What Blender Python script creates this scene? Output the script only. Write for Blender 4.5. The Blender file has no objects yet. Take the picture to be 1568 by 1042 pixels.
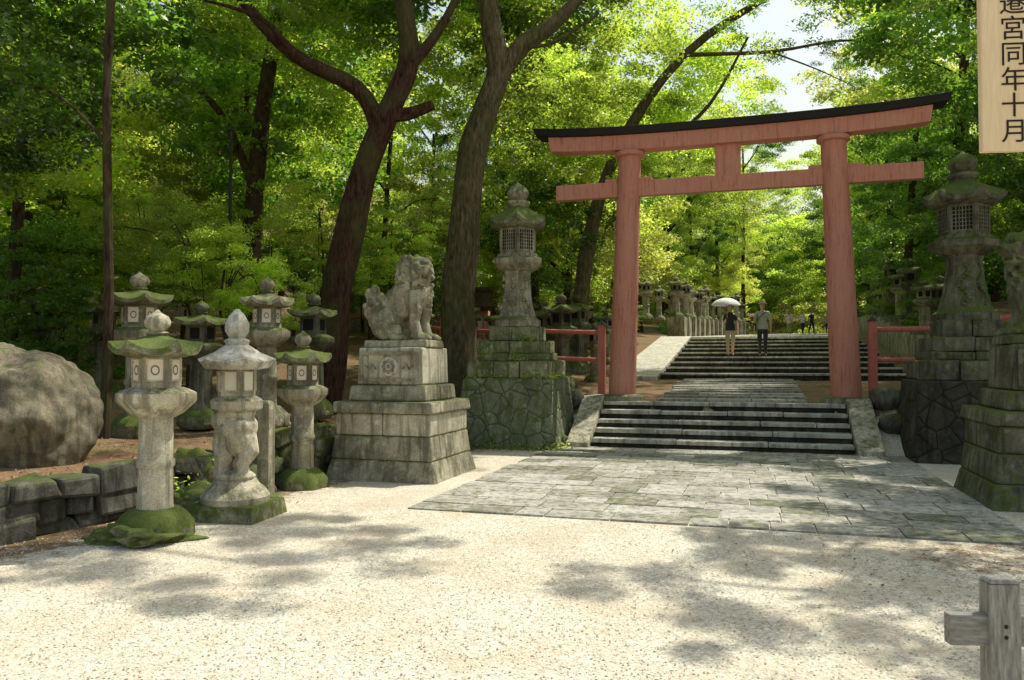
import bpy, math, random
import numpy as np
from mathutils import Vector, Matrix, noise
R = math.radians
random.seed(7)
S = bpy.context.scene
C = S.collection
ANG = R(17)
O = (3.69, 14.15)
def W(u, v):
    return (O[0]+u*math.cos(ANG)+v*math.sin(ANG), O[1]-u*math.sin(ANG)+v*math.cos(ANG))
def UV(x, y):
    x -= O[0]; y -= O[1]
    return (x*math.cos(ANG)-y*math.sin(ANG), x*math.sin(ANG)+y*math.cos(ANG))
def sst(a, b, x):
    t = min(1, max(0, (x-a)/(b-a))); return t*t*(3-2*t)
def off(v):
    w = max(0, v-20); return .06*w+.0018*w*w
def pathz(v):
    if v < 0: return 0
    if v < 1.3: return 0.8*v/1.3
    if v < 7.2: return 0.8+0.33*(v-1.3)/5.9
    if v < 19.4: return 1.13+1.44*(v-7.2)/12.2
    if v < 65: return 2.57+0.036*(v-19.4)
    return 4.2+min(0.2*(v-65), 22)
def wall_s(x, y):
    return (x+4.8)*(-.914)+(y-6.5)*.406
def terrain(x, y):
    u, v = UV(x, y)
    z = pathz(v)
    if v > 0 and v < 1.3: z = 0.0 if abs(u) < 2.6 else z*0.9
    if 7.2 < v < 19.4 and -2.6 < u < 4.7: z -= 0.2
    s = wall_s(x, y)
    zl = 0
    u2 = u-min(off(v), 8)
    if s > 0.12: zl = 0.5+0.085*s+0.12*max(0, s-14)
    zp = z + 0.1*max(0, -u2-3.6) + 0.12*max(0, -u2-18)
    w = sst(-0.5, 4, v)
    if u < 0:
        z = zl*(1-w)+zp*w if s > 0.12 or v > 0 else 0
        if v > 0 and s <= 0.12 : z = zp*min(1, v/1.3)
    else:
        z += sst(-3.5, 1.5, v)*0.16*max(0, u2-4.9)
        if v > -3.5 and u2 > 5: z += 0.5*sst(5, 6.5, u2)*sst(-3.5, 0, v)
    hill = 0.5*sst(0.3, 2, s) if u < -3 else sst(4.6, 7, u2)*sst(-4, 0, v)
    z += hill*0.25*noise.noise((x*.5, y*.5, 0))
    return z

# ------------------------------------------------------------ materials
def newmat(name):
    m = bpy.data.materials.new(name); m.use_nodes = True
    nt = m.node_tree; nt.nodes.clear()
    return m, nt
def N(nt, t, **k):
    n = nt.nodes.new(t)
    for a, b in k.items(): setattr(n, a, b)
    return n
def L(nt, a, b): nt.links.new(a, b)
def ramp(nt, fac, stops):
    r = N(nt, 'ShaderNodeValToRGB')
    els = r.color_ramp.elements
    while len(els) < len(stops): els.new(0.5)
    for e, (p, c) in zip(els, stops):
        e.position = p; e.color = (c[0], c[1], c[2], 1) if not isinstance(c, (int, float)) else (c, c, c, 1)
    L(nt, fac, r.inputs[0]); return r.outputs[0]
def mix(nt, f, a, b, mode='MIX'):
    m = N(nt, 'ShaderNodeMix', data_type='RGBA', blend_type=mode)
    for s, v in ((0, f), (6, a), (7, b)):
        if isinstance(v, bpy.types.NodeSocket): L(nt, v, m.inputs[s])
        elif s == 0: m.inputs[0].default_value = v
        else: m.inputs[s].default_value = (v[0], v[1], v[2], 1)
    return m.outputs[2]
def math_(nt, op, a, b=0.0):
    m = N(nt, 'ShaderNodeMath', operation=op)
    for s, v in ((0, a), (1, b)):
        if isinstance(v, bpy.types.NodeSocket): L(nt, v, m.inputs[s])
        else: m.inputs[s].default_value = v
    return m.outputs[0]
def noise_(nt, vec, scale, detail=3, rough=.6):
    n = N(nt, 'ShaderNodeTexNoise'); n.inputs['Scale'].default_value = scale
    n.inputs['Detail'].default_value = detail; n.inputs['Roughness'].default_value = rough
    L(nt, vec, n.inputs['Vector']); return n.outputs['Fac']
def finish(nt, col, rough=.9, bump=None, bs=.3, bd=.02, spec=.3):
    p = N(nt, 'ShaderNodeBsdfPrincipled')
    if isinstance(col, bpy.types.NodeSocket): L(nt, col, p.inputs['Base Color'])
    else: p.inputs['Base Color'].default_value = (*col, 1)
    p.inputs['Roughness'].default_value = rough
    p.inputs['Specular IOR Level'].default_value = spec
    if bump is not None:
        b = N(nt, 'ShaderNodeBump'); b.inputs['Strength'].default_value = bs; b.inputs['Distance'].default_value = bd
        L(nt, bump, b.inputs['Height']); L(nt, b.outputs[0], p.inputs['Normal'])
    o = N(nt, 'ShaderNodeOutputMaterial'); L(nt, p.outputs[0], o.inputs[0])
def coord(nt):
    return N(nt, 'ShaderNodeNewGeometry').outputs['Position']

def stone(name, light, dark, moss=0.5, vor=0, mosscol=(.095, .13, .02), stain=.5):
    m, nt = newmat(name)
    g = N(nt, 'ShaderNodeNewGeometry'); pos = g.outputs['Position']
    n1 = noise_(nt, pos, 2.3, 4, .65); n2 = noise_(nt, pos, 55, 2, .7); n3 = noise_(nt, pos, 9, 4, .7)
    c = mix(nt, ramp(nt, n1, [(stain-.12, 0.0), (stain+.12, 1.0)]), dark, light)
    c = mix(nt, ramp(nt, n2, [(.35, .0), (.65, 1.0)]), mix(nt, .35, c, (0.02, .02, .018)), c)
    c = mix(nt, math_(nt, 'MULTIPLY', ramp(nt, n3, [(.55, 0.0), (.68, 1.0)]), .55), c, [x*1.3 for x in light])
    mp = N(nt, 'ShaderNodeMapping'); mp.inputs['Scale'].default_value = (9, 9, .9); L(nt, pos, mp.inputs[0])
    n5 = noise_(nt, mp.outputs[0], 1.2, 3, .6)
    c = mix(nt, math_(nt, 'MULTIPLY', ramp(nt, n5, [(.48, 0.0), (.64, 1.0)]), .7), c, [x*.38 for x in dark])
    h = math_(nt, 'ADD', math_(nt, 'MULTIPLY', n2, .35), n3)
    if vor:
        v = N(nt, 'ShaderNodeTexVoronoi', feature='DISTANCE_TO_EDGE'); v.inputs['Scale'].default_value = vor
        L(nt, pos, v.inputs['Vector'])
        v2 = N(nt, 'ShaderNodeTexVoronoi'); v2.inputs['Scale'].default_value = vor; L(nt, pos, v2.inputs['Vector'])
        e = ramp(nt, v.outputs['Distance'], [(.0, 0.0), (.035, 1.0)])
        sx = N(nt, 'ShaderNodeSeparateColor'); L(nt, v2.outputs['Color'], sx.inputs[0])
        c = mix(nt, math_(nt, 'MULTIPLY', sx.outputs[0], .45), c, [x*.6 for x in dark])
        c = mix(nt, e, [x*.25 for x in dark], c)
        h = math_(nt, 'ADD', math_(nt, 'MULTIPLY', ramp(nt, v.outputs['Distance'], [(.0, 0.0), (.10, 1.0)]), 2.5), h)
    if moss > 0:
        sp = N(nt, 'ShaderNodeSeparateXYZ'); L(nt, g.outputs['Normal'], sp.inputs[0])
        nz = ramp(nt, sp.outputs[2], [(.0, .25), (.75, 1.0)])
        n4 = noise_(nt, pos, 6.5, 4, .8)
        mk = ramp(nt, math_(nt, 'ADD', math_(nt, 'MULTIPLY', nz, .35), n4), [(.97-.36*moss, 0.0), (1.15-.36*moss, .9)])
        c = mix(nt, mk, c, mix(nt, n2, [x*.3 for x in mosscol], [x*1.5 for x in mosscol]))
    finish(nt, c, .92, h, .6, .014, .2)
    return m

M = {}
M['granite'] = stone('weathered_granite', (.47, .435, .32), (.23, .21, .145), .72)
M['granite_l'] = stone('pale_granite', (.64, .59, .45), (.37, .335, .235), .42, stain=.43)
M['granite_m'] = stone('mossy_granite', (.38, .37, .26), (.17, .16, .105), 1.2)
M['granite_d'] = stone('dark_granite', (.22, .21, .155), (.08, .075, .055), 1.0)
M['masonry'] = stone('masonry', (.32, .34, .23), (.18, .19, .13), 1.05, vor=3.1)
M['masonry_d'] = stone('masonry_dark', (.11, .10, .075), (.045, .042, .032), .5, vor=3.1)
M['tread'] = stone('stair_tread', (.60, .58, .49), (.36, .34, .28), 0.1, stain=.45)
M['riser'] = stone('stair_riser', (.07, .063, .05), (.03, .028, .022), 0.2)  # shade on the risers put into the colour, together with dark stains
M['pave'] = stone('ramp_stone', (.66, .64, .55), (.50, .47, .39), 0.0, stain=.45)
M['rock'] = stone('boulder_rock', (.29, .25, .17), (.14, .125, .085), .3)
M['rockw'] = stone('wall_rock', (.18, .175, .145), (.07, .066, .052), .65)
def simple(name, col, rough=.7, var=.25, sc=20, bump=.15):
    m, nt = newmat(name); p = coord(nt)
    n = noise_(nt, p, sc, 3)
    c = mix(nt, n, [x*(1-var) for x in col], [x*(1+var) for x in col])
    finish(nt, c, rough, n, bump, .01); return m
def redpaint(name, col, col2, pale=(.60, .36, .27)):
    m, nt = newmat(name); p = coord(nt)
    mp = N(nt, 'ShaderNodeMapping'); mp.inputs['Scale'].default_value = (9, 9, .8); L(nt, p, mp.inputs[0])
    n = noise_(nt, mp.outputs[0], 2.2, 4, .7); n2 = noise_(nt, p, 1.1, 3); n3 = noise_(nt, p, 14, 4, .75)
    c = mix(nt, ramp(nt, n, [(.35, 0.0), (.7, 1.0)]), col, col2)
    c = mix(nt, math_(nt, 'MULTIPLY', n2, .55), c, pale)
    c = mix(nt, math_(nt, 'MULTIPLY', ramp(nt, n3, [(.58, 0.0), (.7, 1.0)]), .6), c, pale)
    c = mix(nt, math_(nt, 'MULTIPLY', ramp(nt, n, [(.3, 1.0), (.45, 0.0)]), .6), c, (.2, .065, .05))
    finish(nt, c, .65, n, .15, .01, .3); return m
M['red'] = redpaint('faded_vermilion_paint', (.47, .145, .10), (.55, .215, .155))
M['redd'] = redpaint('dull_red_paint', (.40, .085, .06), (.48, .14, .105), (.45, .22, .17))
M['black'] = simple('black_roof', (.012, .012, .014), .5)
M['dark'] = simple('dark_void', (.012, .011, .01), .9)
M['paper'] = simple('window_paper', (.75, .68, .56), .9, .08)
M['greytxt'] = simple('crest_ink', (.16, .13, .16), .9)
def wood(name, a, b, sc=(14, 14, 1.2)):
    m, nt = newmat(name); p = coord(nt)
    mp = N(nt, 'ShaderNodeMapping'); mp.inputs['Scale'].default_value = sc; L(nt, p, mp.inputs[0])
    n = noise_(nt, mp.outputs[0], 4, 4, .65)
    c = mix(nt, ramp(nt, n, [(.3, 0.0), (.7, 1.0)]), a, b)
    finish(nt, c, .8, n, .4, .01, .2); return m
M['wood_new'] = wood('fresh_cedar', (.76, .57, .35), (.86, .68, .44))
M['wood_old'] = wood('weathered_wood', (.15, .14, .125), (.42, .40, .36), (16, 16, 2.5))
M['wood_oldh'] = wood('weathered_wood_rail', (.15, .14, .125), (.40, .38, .34), (2.5, 16, 16))
M['ink'] = simple('ink', (.02, .018, .015), .8)
def bark(name, a, b):
    m, nt = newmat(name); p = coord(nt)
    mp = N(nt, 'ShaderNodeMapping'); mp.inputs['Scale'].default_value = (7, 7, 1.6); L(nt, p, mp.inputs[0])
    n = noise_(nt, mp.outputs[0], 2.5, 5, .7); n2 = noise_(nt, p, 1.3, 2)
    c = mix(nt, ramp(nt, n, [(.35, 0.0), (.65, 1.0)]), a, b)
    c = mix(nt, ramp(nt, n2, [(.5, 0.0), (.65, .5)]), c, (.075, .085, .03))
    finish(nt, c, .95, n, .9, .04, .1); return m
M['bark'] = bark('bark', (.018, .012, .009), (.095, .065, .04))
M['bark_b'] = bark('bark_mossy', (.04, .035, .02), (.18, .15, .085))
M['bark_r'] = bark('bark_red', (.018, .010, .008), (.10, .053, .036))

def leafmat(name, c1, c2, c3, t1, t2, tf=.5):
    m, nt = newmat(name)
    g = N(nt, 'ShaderNodeNewGeometry'); oi = N(nt, 'ShaderNodeObjectInfo')
    rnd = g.outputs['Random Per Island']
    base = ramp(nt, rnd, [(0, c1), (.5, c2), (1, c3)])
    tr = ramp(nt, rnd, [(0, t1), (1, t2)])
    n = noise_(nt, g.outputs['Position'], .4, 0)
    k = math_(nt, 'ADD', math_(nt, 'MULTIPLY', oi.outputs['Random'], .6), math_(nt, 'MULTIPLY', n, 1.3))
    hs = N(nt, 'ShaderNodeHueSaturation'); L(nt, base, hs.inputs['Color']); L(nt, k, hs.inputs['Value'])
    hs2 = N(nt, 'ShaderNodeHueSaturation'); L(nt, tr, hs2.inputs['Color']); L(nt, k, hs2.inputs['Value'])
    d = N(nt, 'ShaderNodeBsdfDiffuse'); L(nt, hs.outputs[0], d.inputs[0])
    t = N(nt, 'ShaderNodeBsdfTranslucent'); L(nt, hs2.outputs[0], t.inputs[0])
    gl = N(nt, 'ShaderNodeBsdfGlossy'); gl.inputs['Roughness'].default_value = .4; gl.inputs[0].default_value = (.85, .9, .75, 1)
    m1 = N(nt, 'ShaderNodeMixShader'); m1.inputs[0].default_value = tf
    L(nt, d.outputs[0], m1.inputs[1]); L(nt, t.outputs[0], m1.inputs[2])
    m2 = N(nt, 'ShaderNodeMixShader'); m2.inputs[0].default_value = .06
    L(nt, m1.outputs[0], m2.inputs[1]); L(nt, gl.outputs[0], m2.inputs[2])
    o = N(nt, 'ShaderNodeOutputMaterial'); L(nt, m2.outputs[0], o.inputs[0])
    return m
M['leaf_d'] = leafmat('leaves_evergreen', (.035, .07, .013), (.06, .115, .018), (.10, .165, .025), (.14, .32, .025), (.34, .60, .05), .53)
M['leaf_b'] = leafmat('leaves_bright', (.085, .14, .018), (.125, .195, .022), (.18, .25, .03), (.52, .78, .05), (.85, .96, .14), .64)
M['leaf_y'] = leafmat('leaves_yellow_green', (.14, .18, .02), (.19, .23, .03), (.24, .27, .04), (.78, .9, .09), (.95, .98, .24), .65)

# ------------------------------------------------------------ builder
class B:
    def __init__(s): s.v = []; s.f = []; s.m = []; s.sm = []
    def add(s, v, f, m, sm=False):
        o = len(s.v); s.v += [tuple(p) for p in v]
        for q in f: s.f.append(tuple(i+o for i in q)); s.m.append(m); s.sm.append(sm)
    def box(s, cx, cy, z0, z1, sx, sy, m=0, tx=None, ty=None, rot=0, jit=0):
        tx = sx if tx is None else tx; ty = sy if ty is None else ty
        v = []
        for z, a, b in ((z0, sx, sy), (z1, tx, ty)):
            for i, j in ((-1, -1), (1, -1), (1, 1), (-1, 1)):
                x = i*a/2+random.uniform(-jit, jit); y = j*b/2+random.uniform(-jit, jit)
                v.append((cx+x*math.cos(rot)-y*math.sin(rot), cy+x*math.sin(rot)+y*math.cos(rot), z+random.uniform(-jit, jit)))
        s.add(v, [(3, 2, 1, 0), (4, 5, 6, 7), (0, 1, 5, 4), (1, 2, 6, 5), (2, 3, 7, 6), (3, 0, 4, 7)], m)
    def lathe(s, prof, n=6, sub=4, m=0, c=(0, 0, 0), rot=0, smooth=True, jit=0):
        seg = n*sub; v = []; f = []
        for (r, z, poly, lift) in prof:
            for i in range(seg):
                a = 2*math.pi*i/seg
                t = (a % (2*math.pi/n))-math.pi/n
                pr = math.cos(math.pi/n)/math.cos(t)
                rr = r*(poly*pr+(1-poly)); cf = abs(t)/(math.pi/n)
                j = 1+jit*noise.noise((math.cos(a)*2+z*7, math.sin(a)*2, r*9+c[0]*3))
                v.append((c[0]+rr*j*math.cos(a+rot), c[1]+rr*j*math.sin(a+rot), c[2]+z+lift*cf**2.5))
        for k in range(len(prof)-1):
            for i in range(seg):
                j = (i+1) % seg
                f.append((k*seg+i, k*seg+j, (k+1)*seg+j, (k+1)*seg+i))
        f.append(tuple(range(seg-1, -1, -1))); f.append(tuple((len(prof)-1)*seg+i for i in range(seg)))
        s.add(v, f, m, smooth)
    def tube(s, pts, rad, seg=8, m=0, wob=0):
        pts = [Vector(p) for p in pts]; v = []; f = []
        for k, p in enumerate(pts):
            d = (pts[min(k+1, len(pts)-1)]-pts[max(k-1, 0)]).normalized()
            a = d.cross(Vector((0.13, 1, 0.21))).normalized(); b = d.cross(a)
            for i in range(seg):
                t = 2*math.pi*i/seg
                w = 1+wob*noise.noise((math.cos(t)*1.2+p.x, math.sin(t)*1.2+p.y, p.z*.7))
                v.append(p+(a*math.cos(t)+b*math.sin(t))*rad[k]*w)
        for k in range(len(pts)-1):
            for i in range(seg):
                j = (i+1) % seg
                f.append((k*seg+i, k*seg+j, (k+1)*seg+j, (k+1)*seg+i))
        f.append(tuple(range(seg-1, -1, -1))); f.append(tuple((len(pts)-1)*seg+i for i in range(seg)))
        s.add(v, f, m, True)
    def ell(s, c, r, m=0, seg=14, mat=None):
        v = []; f = []; c = Vector(c)
        rings = seg//2
        pts = [Vector((0, 0, -1))]
        for k in range(1, rings):
            ph = -math.pi/2+math.pi*k/rings
            for i in range(seg):
                t = 2*math.pi*i/seg
                pts.append(Vector((math.cos(ph)*math.cos(t), math.cos(ph)*math.sin(t), math.sin(ph))))
        pts.append(Vector((0, 0, 1)))
        for p in pts:
            q = Vector((p.x*r[0], p.y*r[1], p.z*r[2]))
            if mat: q = mat @ q
            v.append(q+c)
        for i in range(seg):
            f.append((0, 1+(i+1) % seg, 1+i))
            f.append((len(pts)-1, 1+(rings-2)*seg+i, 1+(rings-2)*seg+(i+1) % seg))
        for k in range(rings-2):
            for i in range(seg):
                j = (i+1) % seg
                f.append((1+k*seg+i, 1+k*seg+j, 1+(k+1)*seg+j, 1+(k+1)*seg+i))
        s.add(v, f, m, True)
    def obj(s, name, mats, loc=(0, 0, 0), rz=0, bevel=0, parent=None, angle=35):
        me = bpy.data.meshes.new(name); me.from_pydata(s.v, [], s.f); me.update()
        for mm in mats: me.materials.append(M[mm] if isinstance(mm, str) else mm)
        me.polygons.foreach_set('material_index', s.m); me.polygons.foreach_set('use_smooth', s.sm)
        ob = bpy.data.objects.new(name, me); C.objects.link(ob)
        ob.location = loc; ob.rotation_euler = (0, 0, rz)
        if any(s.sm):
            try: me.set_sharp_from_angle(angle=R(angle))
            except Exception: pass
        if bevel:
            b = ob.modifiers.new('bevel', 'BEVEL'); b.width = bevel; b.segments = 2; b.limit_method = 'ANGLE'; b.angle_limit = R(40)
        if parent: ob.parent = parent
        return ob
def empty(name, loc=(0, 0, 0), rz=0):
    e = bpy.data.objects.new(name, None); C.objects.link(e); e.location = loc; e.rotation_euler = (0, 0, rz); return e

# ------------------------------------------------------------ ground
def axis(a, b, st, n):
    xs = list(np.arange(a, b+1e-6, st)); g = st
    lo = a; hi = b; L1 = []; L2 = []
    for _ in range(n):
        g *= 1.16; hi += g; lo -= g; L2.append(hi); L1.append(lo)
    return L1[::-1]+xs+L2
xs = axis(-14, 20, .33, 34); ys = axis(-3, 38, .33, 34)
vv = []; zone = []
for y in ys:
    for x in xs:
        vv.append((x, y, terrain(x, y)))
        u, v = UV(x, y); s_ = wall_s(x, y)
        zn = 0.0
        if s_ > -0.1 and u < -3: zn = 1
        elif u > 4.4 and v > -4: zn = 1
        elif v > 0 and u < -3.0: zn = 1
        elif v > 19: zn = 1
        elif v > 1 and v < 7.2: zn = .75
        elif s_ > -1.8 and v < 0: zn = .7*sst(-1.8, -.2, s_)
        if v < -6.6 and v > -10 and u > -1: zn = max(zn, .56*sst(-1, 3, u)*sst(-10, -7.5, v))
        zone.append(zn)
nx = len(xs); ff = []
for j in range(len(ys)-1):
    for i in range(nx-1):
        ff.append((j*nx+i, j*nx+i+1, (j+1)*nx+i+1, (j+1)*nx+i))
me = bpy.data.meshes.new('ground'); me.from_pydata(vv, [], ff); me.update()
at = me.attributes.new('zone', 'FLOAT', 'POINT'); at.data.foreach_set('value', zone)
me.polygons.foreach_set('use_smooth', [True]*len(ff))
g_ob = bpy.data.objects.new('ground', me); C.objects.link(g_ob)
m, nt = newmat('gravel_and_forest_floor'); p = coord(nt)
a = N(nt, 'ShaderNodeAttribute', attribute_name='zone').outputs['Fac']
vo = N(nt, 'ShaderNodeTexVoronoi'); vo.inputs['Scale'].default_value = 60; L(nt, p, vo.inputs['Vector'])
vc = N(nt, 'ShaderNodeSeparateColor'); L(nt, vo.outputs['Color'], vc.inputs[0])
n1 = noise_(nt, p, 1.1, 5, .7); n2 = noise_(nt, p, 30, 3, .7); n3 = noise_(nt, p, 6, 4, .75)
gr = mix(nt, vc.outputs[0], (.43, .39, .30), (.79, .745, .62))
gr = mix(nt, ramp(nt, n1, [(.42, 0.0), (.6, .55)]), gr, (.50, .42, .29))
gr = mix(nt, ramp(nt, n2, [(.32, .45), (.47, 0.0)]), gr, (.23, .19, .13))
fl = mix(nt, n3, (.08, .05, .027), (.30, .195, .11))
fl = mix(nt, ramp(nt, n2, [(.5, 0.0), (.65, .8)]), fl, (.32, .215, .13))
fl = mix(nt, ramp(nt, noise_(nt, p, .9, 3, .6), [(.52, 0.0), (.65, .55)]), fl, (.09, .11, .028))
zf = ramp(nt, math_(nt, 'ADD', a, math_(nt, 'MULTIPLY', math_(nt, 'SUBTRACT', n3, .5), 1.1)), [(.42, 0.0), (.62, 1.0)])
col = mix(nt, zf, gr, fl)
h = math_(nt, 'ADD', math_(nt, 'MULTIPLY', vo.outputs['Distance'], -.6), math_(nt, 'ADD', n2, n3))
finish(nt, col, .95, h, .6, .02, .15)
me.materials.append(m)

# ------------------------------------------------------------ paving and paths (path frame)
def colmat(name, base, moss=0):
    return stone(name, base, [x*.68 for x in base], moss, stain=.47)
pm = [colmat('paver_a', (.50, .48, .405), .2), colmat('paver_b', (.44, .42, .355), .35), colmat('paver_c', (.57, .55, .475)), colmat('paver_d', (.37, .355, .29), .5)]
def pavers(name, u0, u1, v0, v1, zf, rowh=.36, lmin=.5, lmax=1.1, th=.06):
    b = B(); v = v0
    while v < v1-.05:
        rh = min(rowh*random.uniform(.85, 1.15), v1-v)
        u = u0+random.uniform(-.06, .06)
        while u < u1-.1:
            l = min(random.uniform(lmin, lmax), u1-u)
            if u1-u-l < .25: l = u1-u
            z = zf(v+rh/2)+random.uniform(-.005, .005)
            b.box(u+l/2, v+rh/2, z-th, z, l-.014, rh-.014, random.choices([0, 1, 2, 3], [4, 3, 3, 1.5])[0])
            u += l
        v += rh
    return b.obj(name, pm, (O[0], O[1], 0), -ANG, .006)
pavers('stone_paving', -2.95, 3.05, -6.75, -.12, lambda v: .02, .42, .3, .8)
def pz(v): return pathz(v)+.035
pavers('stone_path', -1.2, 1.65, 1.45, 7.15, pz, .6, .6, 1.2, .1)
b = B()
for k in range(5):
    v0 = k*.32; z1 = .16*(k+1)
    d = .37 if k < 4 else .5
    u = -2.29
    while u < 2.28:
        w = min(random.uniform(.9, 1.7), 2.29-u)
        if 2.29-u-w < .4: w = 2.29-u
        b.box(u+w/2, v0+d/2-.02+random.uniform(-.012, .012), z1-.075, z1+random.uniform(-.009, .009), w-.012, d, 0)
        u += w
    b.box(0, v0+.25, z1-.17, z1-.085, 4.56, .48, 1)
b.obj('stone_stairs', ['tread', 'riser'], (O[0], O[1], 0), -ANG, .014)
for sgn in (-1, 1):
    b = B()
    u = sgn*2.52; w = .42
    pr = [(-.25, 0), (-.25, .1), (1.35, .90), (1.75, .92), (1.75, 0)]
    vs = []
    for uu in (u-w/2, u+w/2):
        for (yy, zz) in pr: vs.append((uu, yy, zz))
    b.add(vs, [(0, 1, 2, 3, 4), (9, 8, 7, 6, 5), (0, 5, 6, 1), (1, 6, 7, 2), (2, 7, 8, 3), (3, 8, 9, 4), (4, 9, 5, 0)], 0)
    b.obj('stair_side_slab', ['granite_l'], (O[0], O[1], 0), -ANG, .015)
b = B()
n = 9
for k in range(n):
    v0 = 7.2+k*1.36; z1 = 1.13+.16*(k+1)
    b.box(1.35, v0+.17, z1-.05, z1, 6.3, .36, 0)
    b.box(1.35, v0+.36+.5, z1-.09, z1-.004, 6.3, 1.04, 2)
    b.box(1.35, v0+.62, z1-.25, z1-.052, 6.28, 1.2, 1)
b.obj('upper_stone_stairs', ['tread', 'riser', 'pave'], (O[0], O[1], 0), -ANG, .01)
def strip(name, u0, u1, vs_, dz, mat, uoff=lambda v: 0, th=.15):
    b = B(); V = []
    for v in vs_:
        for u in (u0, u1):
            V.append((u+uoff(v), v, pathz(v)+dz))
        for u in (u0, u1):
            V.append((u+uoff(v), v, pathz(v)+dz-th))
    F = []
    for k in range(len(vs_)-1):
        a = k*4; c = a+4
        F += [(a, a+1, c+1, c), (a+2, c+2, c+3, a+3), (a, c, c+2, a+2), (a+1, a+3, c+3, c+1)]
    F += [(0, 2, 3, 1)]
    b.add(V, F, 0); return b.obj(name, [mat], (O[0], O[1], 0), -ANG)
strip('stone_ramp', -3.1, -1.84, [6.6, 7.2, 10, 13, 16, 19.4, 20], .12, 'pave')
strip('upper_path', -2.4, 4.0, [19.45]+list(range(22, 66, 3)), .09, 'pave', off)

# ------------------------------------------------------------ torii
tz = pathz(1.8)
tx, ty = W(.18, 1.8)
T = empty('torii_gate', (tx, ty, tz), -ANG)
b = B()
for sg in (-1, 1):
    k = 14
    b.tube([(sg*(2.18-.19*i/k), 0, -.1+5.25*i/k) for i in range(k+1)], [.285-.05*i/k for i in range(k+1)], 28, 0)
    b.lathe([(.27, 0, 0, 0), (.31, .02, 0, 0), (.31, .09, 0, 0), (.28, .12, 0, 0)], 28, 1, 0, (sg*1.99, 0, 5.07))
b.obj('pillars', ['red'], parent=T)
b = B()
for sg in (-1, 1):
    b.lathe([(.46, -.1, 0, 0), (.46, .06, 0, 0), (.36, .1, 0, 0)], 24, 1, 0, (sg*2.18, 0, 0))
b.obj('base_stones', ['granite'], parent=T, bevel=.01)
def beam(bb, xs_, zf, h, d0, d1, m, ridge=0):
    V = []; F = []
    for x in xs_:
        z = zf(x)
        V += [(x, -d0/2, z), (x, d0/2, z), (x*1.012, d1/2, z+h), (x*1.012, 0, z+h+ridge), (x*1.012, -d1/2, z+h)]
    for k in range(len(xs_)-1):
        a = k*5; c = a+5
        for i in range(5): F.append((a+i, a+(i+1) % 5, c+(i+1) % 5, c+i))
    F.append((4, 3, 2, 1, 0)); e = (len(xs_)-1)*5; F.append((e, e+1, e+2, e+3, e+4))
    bb.add(V, F, m)
cur = lambda x: .13*(abs(x)/4)**3
X = [-3.68+7.36*i/30 for i in range(31)]
b = B(); beam(b, X, lambda x: 5.19+cur(x), .31, .34, .36, 0)
b.obj('shimaki_beam', ['red'], parent=T, bevel=.008)
b = B(); X = [-3.98+7.96*i/30 for i in range(31)]
beam(b, X, lambda x: 5.503+cur(x), .14, .5, .66, 0, .09)
b.obj('kasagi_beam', ['black'], parent=T, bevel=.006)
b = B()
b.box(0, 0, 4.24, 4.56, 7.14, .17, 0)
b.box(0, 0, 4.562, 5.195, .5, .12, 0)
for sg in (-1, 1):
    for s2 in (-1, 1):
        b.box(sg*2.02+s2*.36, 0, 4.562, 4.63, .26, .14, 0)
b.obj('nuki_beam', ['red'], parent=T, bevel=.008)

def fence(name, u0, v0, u1, v1, n, h=1.55):
    x0, y0 = W(u0, v0); x1, y1 = W(u1, v1)
    F = empty(name, (x0, y0, 0)); b = B()
    pts = []
    for i in range(n+1):
        t = i/n; x = (x1-x0)*t; y = (y1-y0)*t; z = terrain(x0+x, y0+y)
        pts.append((x, y, z))
        b.box(x, y, z-.2, z+h, .15, .15, 0, rot=-ANG)
        b.box(x, y, z+h+.001, z+h+.1, .19, .19, 1, .02, .02, rot=-ANG)
    for i in range(n):
        for hh in (h-.16, h-.75):
            a = Vector(pts[i])+Vector((0, 0, hh)); c = Vector(pts[i+1])+Vector((0, 0, hh))
            b.tube([a, c], [.05, .05], 8, 0)
    b.obj('posts_and_rails', ['redd', 'black'], parent=F)
fence('red_fence', -2.45, 1.95, -7.6, 2.6, 3)
fence('red_fence', 2.85, 1.95, 10, 2.4, 4)

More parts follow.
